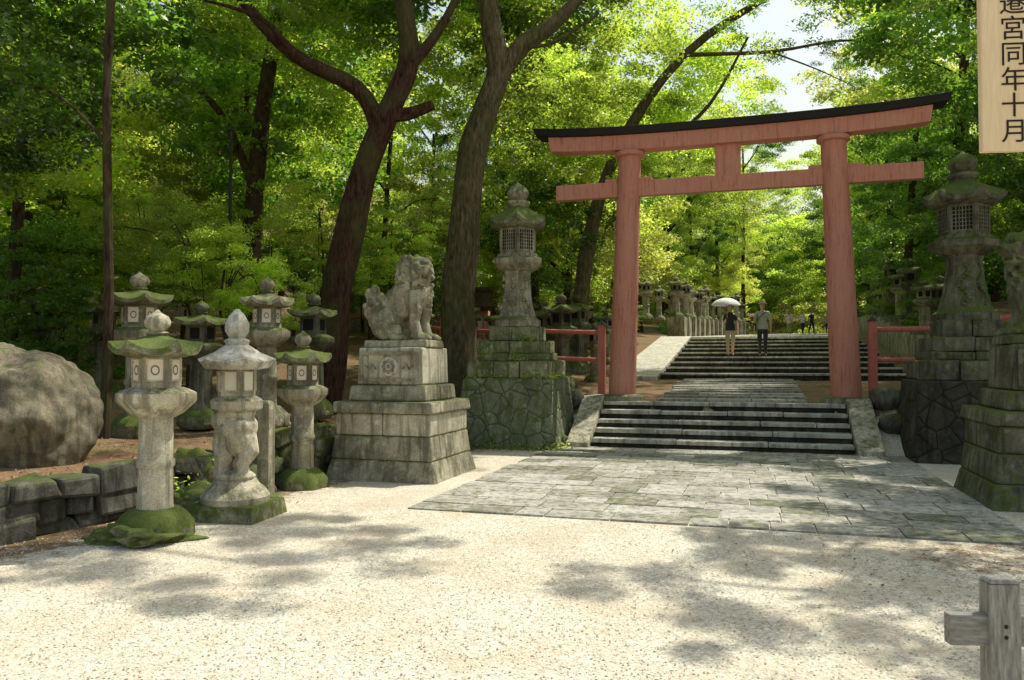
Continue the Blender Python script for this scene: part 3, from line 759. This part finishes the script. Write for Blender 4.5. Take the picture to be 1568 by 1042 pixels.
# ------------------------------------------------------------ people
def skmat(n, c, r=.6): return simple(n, c, r, .12, 30, .05)
skin_m = skmat('skin', (.50, .30, .21), .5); hair_m = skmat('hair', (.015, .012, .01))
def person(name, x, y, z, rz, H, top, bot, shoe, stride=.18, hat=None, armL='down', armR='down', sleeve=1.14, leg=.08, female=False):
    E = empty(name, (x, y, z), rz); k = H/1.7; E.scale = (k,)*3
    V = []; Ed = []; Rd = []
    def add(p, r, par=None):
        V.append(p); Rd.append(r if isinstance(r, tuple) else (r, r))
        if par is not None: Ed.append((par, len(V)-1))
        return len(V)-1
    sw = .16 if female else .185
    pel = add((0, 0, .93), (.145, .10)); sp = add((0, 0, 1.10), (.125 if female else .14, .095), pel)
    ch = add((0, .01, 1.30), (.15, .11), sp); nb = add((0, .01, 1.43), (.08, .07), ch); nk = add((0, 0, 1.49), (.055, .055), nb); add((0, -.01, 1.55), (.055, .06), nk)
    for s, st in ((-1, stride), (1, -stride)):
        hp = add((s*.09, 0, .88), (.095, .10), pel)
        kn = add((s*.095, -st*.55-.03, .49), (.06, .065), hp)
        lift = .05 if st < 0 else 0
        ak = add((s*.095, -st+ (.06 if st < 0 else 0), .10+lift), (.042, .045), kn)
        he = add((s*.1, -st-.03+(.06 if st < 0 else 0), .045+lift*.6), (.042, .035), ak)
        add((s*.11, -st-.17+(.04 if st < 0 else 0), .03), (.042, .024), he)
    for s, arm in ((-1, armL), (1, armR)):
        sh = add((s*sw, .01, 1.39), (.062, .065), ch)
        if arm == 'down':
            fw = -s*.06*(1 if stride > 0 else -1)
            el = add((s*(sw+.05), .03+fw*.3, 1.12), .042, sh); wr = add((s*(sw+.055), -.04+fw, .88), (.028, .026), el)
            pm_ = add((s*(sw+.055), -.055+fw, .81), (.022, .038), wr); dirv = Vector((0, -.25, -1)).normalized(); spread = Vector((0, 1, 0))
        else:
            el = add((s*(sw+.05), -.02, 1.13), .042, sh); wr = add((s*(sw-.01), -.22, 1.24), (.028, .026), el)
            pm_ = add((s*(sw-.02), -.26, 1.29), (.03, .03), wr); dirv = Vector((0, -.5, .6)).normalized(); spread = Vector((0, 0, 1))
        p0 = Vector(V[pm_])
        for q, ln in enumerate((.062, .072, .068, .052)):
            a = p0+spread*(.027-.018*q)+dirv*.03
            f1 = add(tuple(a), .009, pm_); f2 = add(tuple(a+dirv*ln*.55+Vector((-s*.006, -.004, 0))), .0085, f1); add(tuple(a+dirv*ln+Vector((-s*.022, -.008, 0))), .007, f2)
        t1 = add(tuple(p0+Vector((-s*.012, -.035, .012))), .010, pm_); add(tuple(p0+Vector((-s*.02, -.05, -.02))), .009, t1)
    me = bpy.data.meshes.new('b'); me.from_pydata(V, Ed, []); ob = bpy.data.objects.new('tmp', me); C.objects.link(ob)
    md = ob.modifiers.new('s', 'SKIN'); md.use_smooth_shade = True; md.branch_smoothing = .6
    sv = me.skin_vertices[0].data
    for i, r in enumerate(Rd): sv[i].radius = r; sv[i].use_root = (i == 0)
    ss = ob.modifiers.new('d', 'SUBSURF'); ss.levels = 2; ss.render_levels = 2
    dg = bpy.context.evaluated_depsgraph_get(); dg.update()
    m2 = bpy.data.meshes.new_from_object(ob.evaluated_get(dg)); bpy.data.objects.remove(ob)
    m2.name = 'body'; m2.materials.clear()
    for mm in (top, bot, skin_m, shoe): m2.materials.append(mm)
    for p in m2.polygons:
        c = p.center; ax = abs(c.x)
        if c.z < .075: mi = 3
        elif c.z < leg: mi = 2
        elif ax > sw-.02 and c.z < sleeve and c.z > .6 and (ax > sw+.012 or c.y < -.15): mi = 2
        elif c.y < -.16 and c.z > 1.1: mi = 2
        elif c.z < .92: mi = 1
        elif c.z > 1.455: mi = 2
        else: mi = 0
        p.material_index = mi; p.use_smooth = True
    o = bpy.data.objects.new('body', m2); C.objects.link(o); o.parent = E
    b = B()
    b.ell((0, -.01, 1.61), (.074, .093, .112), 0, 18); b.ell((0, -.035, 1.545), (.05, .06, .045), 0, 12)
    b.ell((0, -.105, 1.60), (.013, .02, .022), 0, 8)
    for s in (-1, 1):
        b.ell((s*.076, 0, 1.605), (.012, .022, .032), 0, 8); b.ell((s*.028, -.092, 1.625), (.014, .008, .008), 2, 8); b.ell((s*.03, -.095, 1.645), (.018, .008, .005), 1, 8)
    b.ell((0, -.095, 1.56), (.022, .008, .006), 3, 8)
    b.ell((0, .015, 1.64), (.082, .095, .095), 1, 16)
    if female: b.ell((0, .05, 1.57), (.075, .06, .11), 1, 14)
    mats_ = [skin_m, hair_m, 'dark', skmat('lips', (.4, .15, .12))]
    if hat:
        b.lathe([(.15, 1.665, 0, 0), (.155, 1.672, 0, 0), (.09, 1.68, 0, 0), (.088, 1.73, 0, 0), (.07, 1.755, 0, 0), (.01, 1.76, 0, 0)], 20, 1, 4, (0, 0, 0)); mats_.append(hat)
    b.obj('head', mats_, parent=E)
    b = B(); b.lathe([(.155, .86, 0, 0), (.160, .88, 0, 0), (.150, 1.0, 0, 0), (.146, 1.1, 0, 0)], 20, 1, 0)
    for i in range(len(b.v)): b.v[i] = (b.v[i][0], b.v[i][1]*.75, b.v[i][2])
    b.obj('shirt_hem', [top], parent=E)
    return E
def P27(u, v):
    x, y = W(u, v)
    k = int((v-7.2)//1.36); return x, y, 1.13+.16*(k+1)
blk = skmat('black_cloth', (.025, .025, .03)); khaki = skmat('khaki_cloth', (.40, .33, .24)); gry = skmat('grey_check_cloth', (.34, .35, .30)); wht = skmat('white_cloth', (.75, .75, .75)); nav = skmat('navy_cloth', (.03, .04, .08))
x, y, z = P27(-.05, 11.75)
pw = person('woman_with_parasol', x, y, z, ANG*-1+R(8), 1.66, blk, khaki, blk, .16, None, 'up', 'down', 1.2, .42, True)
b = B(); V = []; F = []; n = 8; rings = 6
top = Vector((-.16, -.28, 1.93))
for k in range(rings+1):
    t = k/rings
    for i in range(n*3):
        a = 2*math.pi*i/(n*3); sc = 1-.06*t*abs(math.sin(a*n/2))
        V.append((top.x+.47*math.sin(t*1.35)*math.cos(a)*sc/.975, top.y+.47*math.sin(t*1.35)*math.sin(a)*sc/.975, top.z-.25*(1-math.cos(t*1.35))*1.25))
for k in range(rings):
    for i in range(n*3): j = (i+1) % (n*3); F.append((k*n*3+i, k*n*3+j, (k+1)*n*3+j, (k+1)*n*3+i))
b.add(V, F, 0, True)
b.tube([top+Vector((0, 0, .06)), (-.15, -.29, 1.18)], [.008, .008], 8, 1); b.tube([(-.15, -.29, 1.32), (-.15, -.29, 1.2)], [.014, .014], 8, 1)
for i in range(8):
    a = 2*math.pi*i/8; b.tube([top+Vector((0, 0, -.2)), top+Vector((.3*math.cos(a), .3*math.sin(a), -.13))], [.004, .004], 5, 1)
b.obj('parasol', [wht, 'black'], parent=pw)
x, y, z = P27(.95, 11.75)
pm2 = person('man_walking', x, y, z, ANG*-1+R(-5), 1.74, gry, blk, blk, -.14, khaki, 'down', 'down', 1.15, .08)
b = B(); b.box(-.24, .02, .82, 1.05, .10, .22, 0); b.tube([(-.2, -.1, 1.05), (-.05, -.125, 1.25), (.12, -.06, 1.42)], [.012]*3, 6, 0); b.obj('shoulder_bag', [blk], parent=pm2, bevel=.02)
for (u, v, t, bt, s) in [(1.2, 48, wht, nav, .15), (2.0, 46, nav, blk, -.15), (2.6, 52, gry, nav, .12), (0, 50, wht, khaki, .1), (3.2, 56, blk, nav, .1)]:
    x, y = W(u+off(v), v); person('pedestrian', x, y, pathz(v)+.09, R(random.uniform(-20, 20)), 1.65, t, bt, blk, s)

# ------------------------------------------------------------ trees
def leaf_mesh(name, pts, ls, mat, rng, up=.9):
    n = len(pts)
    nrm = rng.normal(size=(n, 3))*.6+np.array([0, 0, up]); nrm /= np.linalg.norm(nrm, axis=1)[:, None]
    t = np.cross(nrm, rng.normal(size=(n, 3))); t /= np.linalg.norm(t, axis=1)[:, None]
    bb = np.cross(nrm, t)
    l = (ls*rng.uniform(.6, 1.25, n))[:, None]
    v = np.stack([pts-t*l*.5, pts+bb*l*.27-t*l*.05, pts+t*l*.5-nrm*l*.1, pts-bb*l*.27-t*l*.05], 1).reshape(-1, 3)
    me = bpy.data.meshes.new(name)
    me.vertices.add(4*n); me.vertices.foreach_set('co', v.ravel().astype(np.float32))
    me.loops.add(4*n); me.loops.foreach_set('vertex_index', np.arange(4*n, dtype=np.int32))
    me.polygons.add(n); me.polygons.foreach_set('loop_start', np.arange(0, 4*n, 4, dtype=np.int32))
    me.update(calc_edges=True); me.materials.append(M[mat]); return me
def crown(name, seed, nc, nl, Rr, H, ls, mat, clr=(.45, .95), flat=.4):
    rng = np.random.default_rng(seed)
    d = rng.normal(size=(nc, 3)); d /= np.linalg.norm(d, axis=1)[:, None]
    r = rng.uniform(.25, 1, nc)**.55
    c = d*r[:, None]*np.array([Rr, Rr, H])
    P = []
    for i in range(nc):
        q = rng.normal(size=(nl, 3)); q /= np.maximum(1e-3, np.linalg.norm(q, axis=1))[:, None]
        q *= (rng.uniform(0, 1, nl)**.5)[:, None]*rng.uniform(*clr)
        q[:, 2] *= flat
        q[:, 2] -= .25*(q[:, 0]**2+q[:, 1]**2)
        P.append(c[i]+q)
    return leaf_mesh(name, np.concatenate(P), ls, mat, rng)
CR = [crown('crown_a', 1, 50, 240, 3.2, 2.4, .155, 'leaf_d'), crown('crown_b', 2, 46, 240, 3.0, 2.8, .155, 'leaf_d', (.4, .8)),
      crown('crown_c', 3, 46, 230, 3.4, 2.2, .145, 'leaf_b'), crown('crown_d', 4, 40, 230, 2.8, 2.2, .14, 'leaf_b', (.5, .8)),
      crown('crown_e', 5, 36, 220, 2.8, 2.4, .145, 'leaf_y')]
SP = [crown('crown_sparse_a', 11, 30, 120, 3.2, 1.8, .12, 'leaf_d', (.4, .8)), crown('crown_sparse_b', 12, 26, 120, 3.2, 1.6, .12, 'leaf_b', (.4, .8)),
      crown('crown_dapple', 13, 40, 190, 3.0, 1.3, .15, 'leaf_d', (.35, .65))]
def put(me, parent, loc, s, rz=None, sz=None):
    o = bpy.data.objects.new('crown', me); C.objects.link(o); o.parent = parent
    o.location = loc; o.rotation_euler = (random.uniform(-.15, .15), random.uniform(-.15, .15), random.uniform(0, 6.28) if rz is None else rz)
    o.scale = (s, s, sz or s); return o
def smooth_pts(pts, n=4):
    P = [Vector(p) for p in pts]; out = []
    for i in range(len(P)-1):
        p0 = P[max(0, i-1)]; p1 = P[i]; p2 = P[i+1]; p3 = P[min(len(P)-1, i+2)]
        for k in range(n):
            t = k/n
            out.append(.5*((2*p1)+(-p0+p2)*t+(2*p0-5*p1+4*p2-p3)*t*t+(-p0+3*p1-3*p2+p3)*t**3))
    out.append(P[-1]); return out
def limb(b, pts, r0, r1, seg=10, m=0, wob=.25):
    P = smooth_pts(pts); n = len(P)
    b.tube(P, [r0+(r1-r0)*(i/(n-1))**.8 for i in range(n)], seg, m, wob)
def tree(name, x, y, h, r, crowns, bk='bark', lean=(0, 0), twigs=3):
    z = terrain(x, y)
    b = B(); wx = random.uniform(-.5, .5); wy = random.uniform(-.5, .5)
    tp = [(0, 0, -.3), (lean[0]*.2+wx*.3, lean[1]*.2+wy*.2, h*.3), (lean[0]*.6-wx*.3, lean[1]*.6, h*.65), (lean[0], lean[1], h)]
    b.tube([(0, 0, -.3), (0, 0, .15), (0, 0, .5)], [r*1.7, r*1.35, r*1.02], 12, 0, .3)
    limb(b, tp, r, r*.3, 12)
    for (cx, cy, cz, s, me) in crowns:
        t0 = max(.3, min(.85, (cz-2.5)/h))
        base = Vector((lean[0]*t0, lean[1]*t0, h*t0)); c = Vector((cx, cy, cz))
        limb(b, [base, base.lerp(c, .5)+Vector((0, 0, -.2)), c], r*.4, r*.1, 7)
        for q in range(twigs):
            e = c+Vector((random.uniform(-2.3, 2.3), random.uniform(-2.3, 2.3), random.uniform(-.5, 1.4)))*s
            st = base.lerp(c, random.uniform(.4, .9)); limb(b, [st, st.lerp(e, .5)+Vector((0, 0, .3)), e], r*.16, .012, 5)
    o = b.obj(name, [bk], (x, y, z))
    for (cx, cy, cz, s, me) in crowns: put(me, o, (cx, cy, cz), s)
    return o
def rc(h, n, br=.5, spread=2.2, lo=.55, smin=.8, smax=1.15):
    out = []
    for i in range(n):
        a = random.uniform(0, 6.28); rr = spread*random.uniform(.3, 1)
        q = random.random()
        me = CR[random.choice((0, 1))] if q > br else (CR[random.choice((2, 3))] if q > br*.3 else CR[4])
        out.append((rr*math.cos(a), rr*math.sin(a), h*(lo+(1.02-lo)*i/max(1, n-1)), random.uniform(smin, smax), me))
    return out
random.seed(5)
def custom(name, x, y, limbs, crowns, bk):
    z = terrain(x, y); b = B()
    for (pts, r0, r1, sg_) in limbs:
        limb(b, [(p[0]-x, p[1]-y, p[2]-z) for p in pts], r0, r1, sg_)
    o = b.obj(name, [bk], (x, y, z))
    for (cx, cy, cz, s, me) in crowns: put(me, o, (cx-x, cy-y, cz-z), s)
    return o
custom('leaning_red_bark_tree', -3.55, 15, [
    ([(-3.65, 15, .4), (-3.5, 15, 1.8), (-3.3, 15, 3.2), (-2.85, 15, 5.2), (-2.35, 15, 6.5), (-2.0, 15, 7.4), (-2.1, 15, 8.6), (-2.4, 15.5, 11)], .36, .14, 14),
    ([(-2.55, 15, 6.1), (-3.0, 15, 6.9), (-4.2, 14.8, 7.5), (-5.2, 14.6, 8.6), (-5.6, 14.5, 10)], .2, .07, 10),
    ([(-2.45, 15, 6.4), (-2.0, 14.9, 6.35), (-1.5, 14.8, 6.5)], .18, .10, 8),
    ([(-2.0, 15, 7.3), (-1.3, 15, 8.2), (-.6, 15, 9.8)], .13, .06, 8),
    ([(-4.2, 14.8, 7.5), (-4.6, 14.2, 7.9), (-5.6, 13.6, 8.0)], .07, .02, 6)],
    [(-3, 17, 11.5, 1.1, CR[0]), (-6, 16, 10.8, 1, CR[2]), (-.5, 16, 11.5, 1, SP[1]), (-4.8, 15, 8.9, .4, CR[2]), (-3.5, 19, 9, .9, CR[2])], 'bark_r')
custom('forked_mossy_tree', -1.2, 17, [
    ([(-1.2, 17, .6), (-1.18, 17, 2), (-1.1, 17, 3.8), (-.9, 17, 5.9), (-.55, 17, 7.2), (-.3, 17, 8.1), (-.55, 17, 9.6), (-.7, 17.5, 13)], .44, .18, 16),
    ([(-.4, 17, 7.7), (.2, 17, 8.5), (.9, 17, 9.0), (1.8, 17, 10.0), (3, 17, 11.5)], .24, .1, 12),
    ([(3, 17, 11.5), (2.5, 14.5, 11.8), (1.5, 12, 11.5), (3.5, 10.8, 11.6)], .1, .03, 8),  # forward limb and its small crowns added out of view to shade gravel
    ([(.2, 17, 8.5), (.9, 16.5, 8.4), (1.8, 16, 8.8)], .06, .02, 6)],
    [(0, 19, 12.5, 1.1, CR[0]), (3, 18, 12.2, 1.1, SP[1]), (-2, 19, 11.5, 1, CR[2]), (1.2, 12.2, 11.6, .6, SP[1]), (3.3, 10.9, 11.5, .62, SP[2]), (1, 21, 10, .9, CR[2])], 'bark_b')
custom('tall_dark_tree', -6.7, 20, [
    ([(-6.8, 20, 1), (-6.7, 20, 4), (-6.6, 20, 6), (-6.3, 20, 9), (-5.8, 20, 12)], .32, .15, 12),
    ([(-6.6, 20, 6), (-7.5, 20, 8), (-9, 20, 9.5)], .13, .06, 8)], [(-6, 20, 12.5, 1.2, CR[1]), (-9, 21, 10.5, 1, CR[3]), (-7, 22, 8, 1, CR[0])], 'bark')
custom('slender_tree', -5.2, 10, [
    ([(-5.2, 10, .4), (-5.15, 10, 2.5), (-5.22, 10, 5), (-5.1, 10, 8)], .07, .045, 8),
    ([(-5.2, 10, 4.4), (-5.8, 10, 5), (-6.6, 10.2, 5.3)], .03, .01, 6)], [(-7.3, 11, 5.6, .6, CR[0]), (-5.2, 10.5, 8.4, .8, CR[0]), (-7.5, 12.5, 7.3, .8, CR[1]), (-9, 12, 4.6, .6, CR[2])], 'bark')
custom('overhanging_tree', 2.0, 24, [
    ([(2.0, 24, 1.5), (2.3, 24, 5), (3.2, 23.5, 8), (5.0, 22.5, 10.5), (7.5, 21.5, 12)], .3, .08, 12),
    ([(3.2, 23.5, 8), (4.6, 23, 8.2), (5.6, 22, 8.9), (6.4, 21, 10.4)], .1, .03, 7),
    ([(5.0, 22.5, 10.5), (7.0, 21, 10.0), (8.8, 20, 9.9), (10.0, 19.5, 9.2)], .07, .012, 7),
    ([(7.0, 21, 10.0), (8.0, 20.4, 9.3), (8.8, 20, 8.7)], .03, .008, 6),
    ([(7.5, 21.5, 12), (9, 20.5, 11.4), (10.5, 20, 10.8)], .06, .01, 6)],
    [(2.5, 24, 8.6, .9, CR[2]), (5, 22, 10.6, .9, SP[1]), (7.0, 21, 10.9, .7, SP[0]), (4, 25, 11.0, 1, CR[3]), (9.6, 20, 10.5, .5, SP[1]), (8.6, 20.3, 9.6, .3, SP[0]), (1, 25, 6, .8, CR[0]), (3.2, 26, 6.5, .9, CR[4]), (6.2, 25, 10.2, .8, CR[2])], 'bark_b')

occ = [(-3.5, 15), (-1.2, 17), (-6.7, 20), (2, 24), (-5.6, 32), (-1.5, 24), (-5.2, 10)]
names = ['oak_tree', 'cedar_tree', 'maple_tree', 'camphor_tree']
def ok(x, y, dmin):
    return all((x-a)**2+(y-b)**2 > dmin*dmin for a, b in occ)
cnt = 0
for _ in range(1200):
    x = random.uniform(-28, 8); y = random.uniform(13, 50)
    u, v = UV(x, y)
    if u > -5.6-0.02*v+off(v)*.7 or abs(x) > y*.75+2: continue
    d = math.hypot(x, y)
    if d < 15: continue
    if not ok(x, y, 3.8 if d < 32 else 4.6): continue
    if abs(x-(-.2*y)) < 1.0 and 17 < y < 27: continue
    occ.append((x, y)); cnt += 1
    h = random.uniform(9.5, 15); r = random.uniform(.09, .24)
    tree(random.choice(names), x, y, h, r, rc(h, 4 if d < 35 else 3, .58, 2.2, .52 if random.random() < .6 else .36), lean=(random.uniform(-1.5, 1.5), random.uniform(-1, 1)), twigs=2)
    if cnt > 44: break
for i in range(22):
    for _ in range(30):
        x = random.uniform(-15, -1.5); y = random.uniform(15.5, 32)
        u, v = UV(x, y)
        if u < -6.5 and abs(x) < y*.7: break
    h = random.uniform(2.2, 4.2)
    tree('maple_sapling', x, y, h, .04, [(0, 0, h*.95, random.uniform(.32, .5), CR[random.choice((2, 3, 4, 0))]), (.6, .3, h*.65, random.uniform(.25, .4), CR[random.choice((2, 0, 1))])], twigs=2)
tree('maple_sapling', -4.9, 13.4, 2.6, .05, [(0, 0, 2.4, .36, CR[3]), (.7, .2, 1.9, .3, CR[3]), (-.9, .2, 2.9, .34, CR[2])], twigs=3)
for (x, y, h, k) in [(-11.5, 17, 3.5, 0), (-13, 19.5, 4.5, 1), (-10.6, 19, 3.0, 2), (-15, 22, 5, 0), (-9.3, 14.6, 2.0, 1), (-12.5, 24, 4, 3)]:
    tree('maple_sapling', x, y, h, .05, [(0, 0, h*.9, .55, CR[k]), (.7, .3, h*.5, .45, CR[k])], twigs=2)
cnt = 0
for _ in range(600):
    u = random.uniform(6.4, 22); v = random.uniform(3, 60)
    if u < 6.4+off(v)*.75: continue
    x, y = W(u, v)
    if x > y*.8+3: continue
    d = math.hypot(x, y)
    if not ok(x, y, 3.7 if d < 35 else 4.6): continue
    occ.append((x, y)); cnt += 1
    h = random.uniform(9.5, 13) if v < 30 else random.uniform(9, 12)
    tree(random.choice(names), x, y, h, random.uniform(.12, .28), rc(h, 3, .33, 1.9, .36), lean=(random.uniform(-.4, 1), 0), twigs=2)
    if cnt > 34: break
for (u, v, h) in [(-5.8, 13, 9), (-6.2, 19, 11), (-6.3, 26, 12), (-5.8, 32, 13), (-4.6, 38, 14), (-3.6, 44, 15), (-2.0, 50, 16), (0, 56, 17), (-6, 48, 15), (-3, 58, 17)]:
    x, y = W(u, v); tree('roadside_tree', x, y, h, .22, rc(h, 5 if h > 12 else 4, .85, 2.0, .30), twigs=2)
for (u, v, h) in [(11, 42, 13), (13, 49, 14), (9.5, 36, 11), (10.5, 55, 15)]:
    x, y = W(u, v); tree('roadside_tree', x, y, h, .24, [(-1.8, 0, h, 1.2, CR[2]), (-3, 0, h*.8, 1.1, CR[2]), (-2.2, 0, h*.6, .9, CR[3]), (.5, 0, h*.6, 1, CR[1]), (0, 0, h*.35, .9, CR[0])], twigs=2)
for (x, y, h, cr) in [(9.6, 8.2, 11, [(-.8, 0, 9.8, .8, SP[2]), (-2.2, 1.4, 10.8, .6, SP[2]), (.5, 3, 10, 1, CR[1])]),
                      (8.2, 4.0, 11, [(0, 0, 10.5, 1, SP[0]), (-.4, 2.6, 10.8, .6, SP[0])]),
                      (13, 12, 12, [(-1, 0, 11, .9, SP[2]), (-1.6, 2.5, 11.5, .8, SP[2]), (1, 2, 10, 1.1, CR[0])])]:
    tree('shade_tree', x, y, h, .3, cr)
D = empty('distant_trees')
for i in range(50):
    v = random.uniform(72, 125); u = random.uniform(-50, 60)
    x, y = W(u, v); z = terrain(x, y)
    put(CR[random.choice((0, 1, 2, 3, 2, 4))], D, (x, y, z+random.uniform(2.5, 6)), random.uniform(1.8, 2.6))
for zz in (1.5, 5.5, 10, 14.5, 19):
    for u in np.arange(-14, 28, 3.2):
        if zz > 14 and 3 < u < 18: continue
        v = 66+zz*.7+random.uniform(-2, 3); x, y = W(u+random.uniform(-1, 1), v)
        put(CR[random.choice((0, 0, 2, 2, 3, 4))], D, (x, y, 4.5+zz+random.uniform(-1, 1)), random.uniform(1.1, 1.6))
for i in range(30):
    v = random.uniform(45, 70); u = random.choice((-1, 1))*random.uniform(10, 40)+6; x, y = W(u, v)
    if -4 < u-off(v) < 7: continue
    put(CR[random.choice((0, 1, 2))], D, (x, y, terrain(x, y)+random.uniform(3, 8)), random.uniform(1.3, 1.9))
for i in range(34):
    sd = random.choice((-1, 1)); v = random.uniform(10, 64); u = (-5.6 if sd < 0 else 6.6)+off(v)+random.uniform(-.8, .8)
    x, y = W(u, v); o = empty('shrub', (x, y, terrain(x, y)+.5)); put(CR[random.choice((0, 2, 3, 1))], o, (0, 0, .2), random.uniform(.28, .5))

# ------------------------------------------------------------ fallen leaves, pebbles and weeds
rng = np.random.default_rng(9)
m, nt = newmat('dry_leaves')
g = N(nt, 'ShaderNodeNewGeometry'); c = ramp(nt, g.outputs['Random Per Island'], [(0, (.10, .055, .028)), (.5, (.26, .15, .07)), (1, (.42, .30, .16))]); finish(nt, c, .8); M['dry'] = m
pts = []
def scat(n, fn):
    k = 0
    while k < n:
        x, y, ok_ = fn()
        if ok_: pts.append((x, y, terrain(x, y)+.018)); k += 1
def f1():
    x = random.uniform(-9, 0); y = random.uniform(4, 16); s = wall_s(x, y)
    return x, y, s > .2 or (s > -1.6 and random.random() < .1)
def f2():
    u = random.uniform(-1, 6); v = random.uniform(-9.5, -6.8); x, y = W(u, v); return x, y, random.random() < sst(-1, 4, u)*sst(-10, -7, v)
def f4():
    u = random.uniform(-8, -2.5); v = random.uniform(0.5, 7); x, y = W(u, v); return x, y, True
scat(6500, f1); scat(700, f2); scat(1800, f4)
lm = leaf_mesh('fallen_leaves', np.array(pts), .04, 'dry', rng, 2.5)
o = bpy.data.objects.new('fallen_leaves', lm); C.objects.link(o)
m, nt = newmat('pebbles')
g = N(nt, 'ShaderNodeNewGeometry'); c = ramp(nt, g.outputs['Random Per Island'], [(0, (.24, .215, .165)), (.5, (.52, .48, .385)), (1, (.79, .75, .63))]); finish(nt, c, .9); M['peb'] = m
n = 26000
r_ = rng.uniform(0, 1, n)**.8; py = 3.3+5.5*r_; px = (rng.uniform(-1, 1, n))*py*.72
keep = ((px+4.8)*(-.914)+(py-6.5)*.406 < -.2)
du = px-O[0]; dv = py-O[1]; uu = du*math.cos(ANG)-dv*math.sin(ANG); vvv = du*math.sin(ANG)+dv*math.cos(ANG)
keep &= ~((vvv > -6.8) & (uu > -3.0)); px = px[keep]; py = py[keep]; n = len(px)
sz = rng.uniform(.0035, .009, n)
oc = np.array([[1, 0, 0], [0, 1, 0], [-1, 0, 0], [0, -1, 0], [0, 0, .7], [0, 0, -.7]])
a_ = rng.uniform(0, 6.28, n); ca, sa = np.cos(a_), np.sin(a_); st = rng.uniform(.6, 1.3, n)
V = np.zeros((n, 6, 3))
for i in range(6):
    ox, oy, oz = oc[i]; X_ = ox*sz*st; Y_ = oy*sz
    V[:, i, 0] = px+X_*ca-Y_*sa; V[:, i, 1] = py+X_*sa+Y_*ca; V[:, i, 2] = .002+oz*sz+sz*.3
fc = np.array([[0, 1, 4], [1, 2, 4], [2, 3, 4], [3, 0, 4]])
F = (np.arange(n)[:, None, None]*6+fc[None]).reshape(-1)
me = bpy.data.meshes.new('gravel_pebbles'); me.vertices.add(6*n); me.vertices.foreach_set('co', V.ravel().astype(np.float32))
me.loops.add(len(F)); me.loops.foreach_set('vertex_index', F.astype(np.int32)); me.polygons.add(4*n); me.polygons.foreach_set('loop_start', np.arange(0, 12*n, 3, dtype=np.int32))
me.update(calc_edges=True); me.materials.append(M['peb']); o = bpy.data.objects.new('gravel_pebbles', me); C.objects.link(o)
def weeds(name, centers, n, r, ls, hz):
    P = []
    for (x, y, z) in centers:
        q = rng.normal(size=(n, 3))*np.array([r, r, hz])*.5; q[:, 2] = np.abs(q[:, 2]); P.append(q+np.array([x, y, z]))
    me = leaf_mesh(name, np.concatenate(P), ls, 'leaf_b', rng, .4); o = bpy.data.objects.new(name, me); C.objects.link(o)
cs_ = []
for t in np.linspace(-1, 1, 9):
    x, y = W(-3.77+t*.95, -.98+random.uniform(-.05, .05)); cs_.append((x, y, 0.0))
for t in np.linspace(-1, .6, 5):
    x, y = W(-2.75, t); cs_.append((x, y, 0.02))
for q in [(-3.77-.6, -.72, 1.3), (-3.5, -.68, 1.64), (-3.0, -.7, 1.3), (-4.2, -.6, 1.75), (-2.95, -.3, 1.3), (-3.4, -.5, 2.0), (-3.9, -.72, 1.3), (-3.3, -.72, 1.3)]:
    x, y = W(q[0], q[1]); cs_.append((x, y, q[2]))
weeds('weeds', cs_, 45, .22, .06, .13)
weeds('weeds', [(-3.6+random.uniform(-.3, .3), 8.7+random.uniform(-1, 1), .2) for _ in range(6)]+[(-2.9+i*.25, 10.9+i*.5, .6) for i in range(6)], 60, .25, .055, .2)

# ------------------------------------------------------------ light, world, camera
EL, AZ = R(58), R(52)
sd = Vector((math.cos(EL)*math.sin(AZ), math.cos(EL)*math.cos(AZ), math.sin(EL)))
su = bpy.data.lights.new('sun', 'SUN'); su.energy = 5; su.angle = R(.53); su.color = (1, .95, .83)
so = bpy.data.objects.new('sun', su); C.objects.link(so); so.rotation_euler = sd.to_track_quat('Z', 'Y').to_euler()
w = bpy.data.worlds.new('World'); S.world = w; w.use_nodes = True; nt = w.node_tree
bg = nt.nodes['Background']; sk = nt.nodes.new('ShaderNodeTexSky'); sk.sky_type = 'NISHITA'; sk.sun_disc = False
sk.sun_elevation = EL; sk.sun_rotation = AZ; sk.dust_density = 3.5; sk.air_density = 2.2; sk.ozone_density = .2
nt.links.new(sk.outputs[0], bg.inputs[0]); bg.inputs[1].default_value = .15
cam = bpy.data.cameras.new('camera'); cam.lens = 27.55; cam.clip_end = 2000; cam.sensor_width = 36
co = bpy.data.objects.new('camera', cam); C.objects.link(co); co.location = (0, 0, 1.6); co.rotation_euler = (R(90+1.6), 0, 0)
S.camera = co
S.view_settings.view_transform = 'Standard'; S.view_settings.look = 'None'; S.view_settings.exposure = 0
print('objects', len(bpy.data.objects))
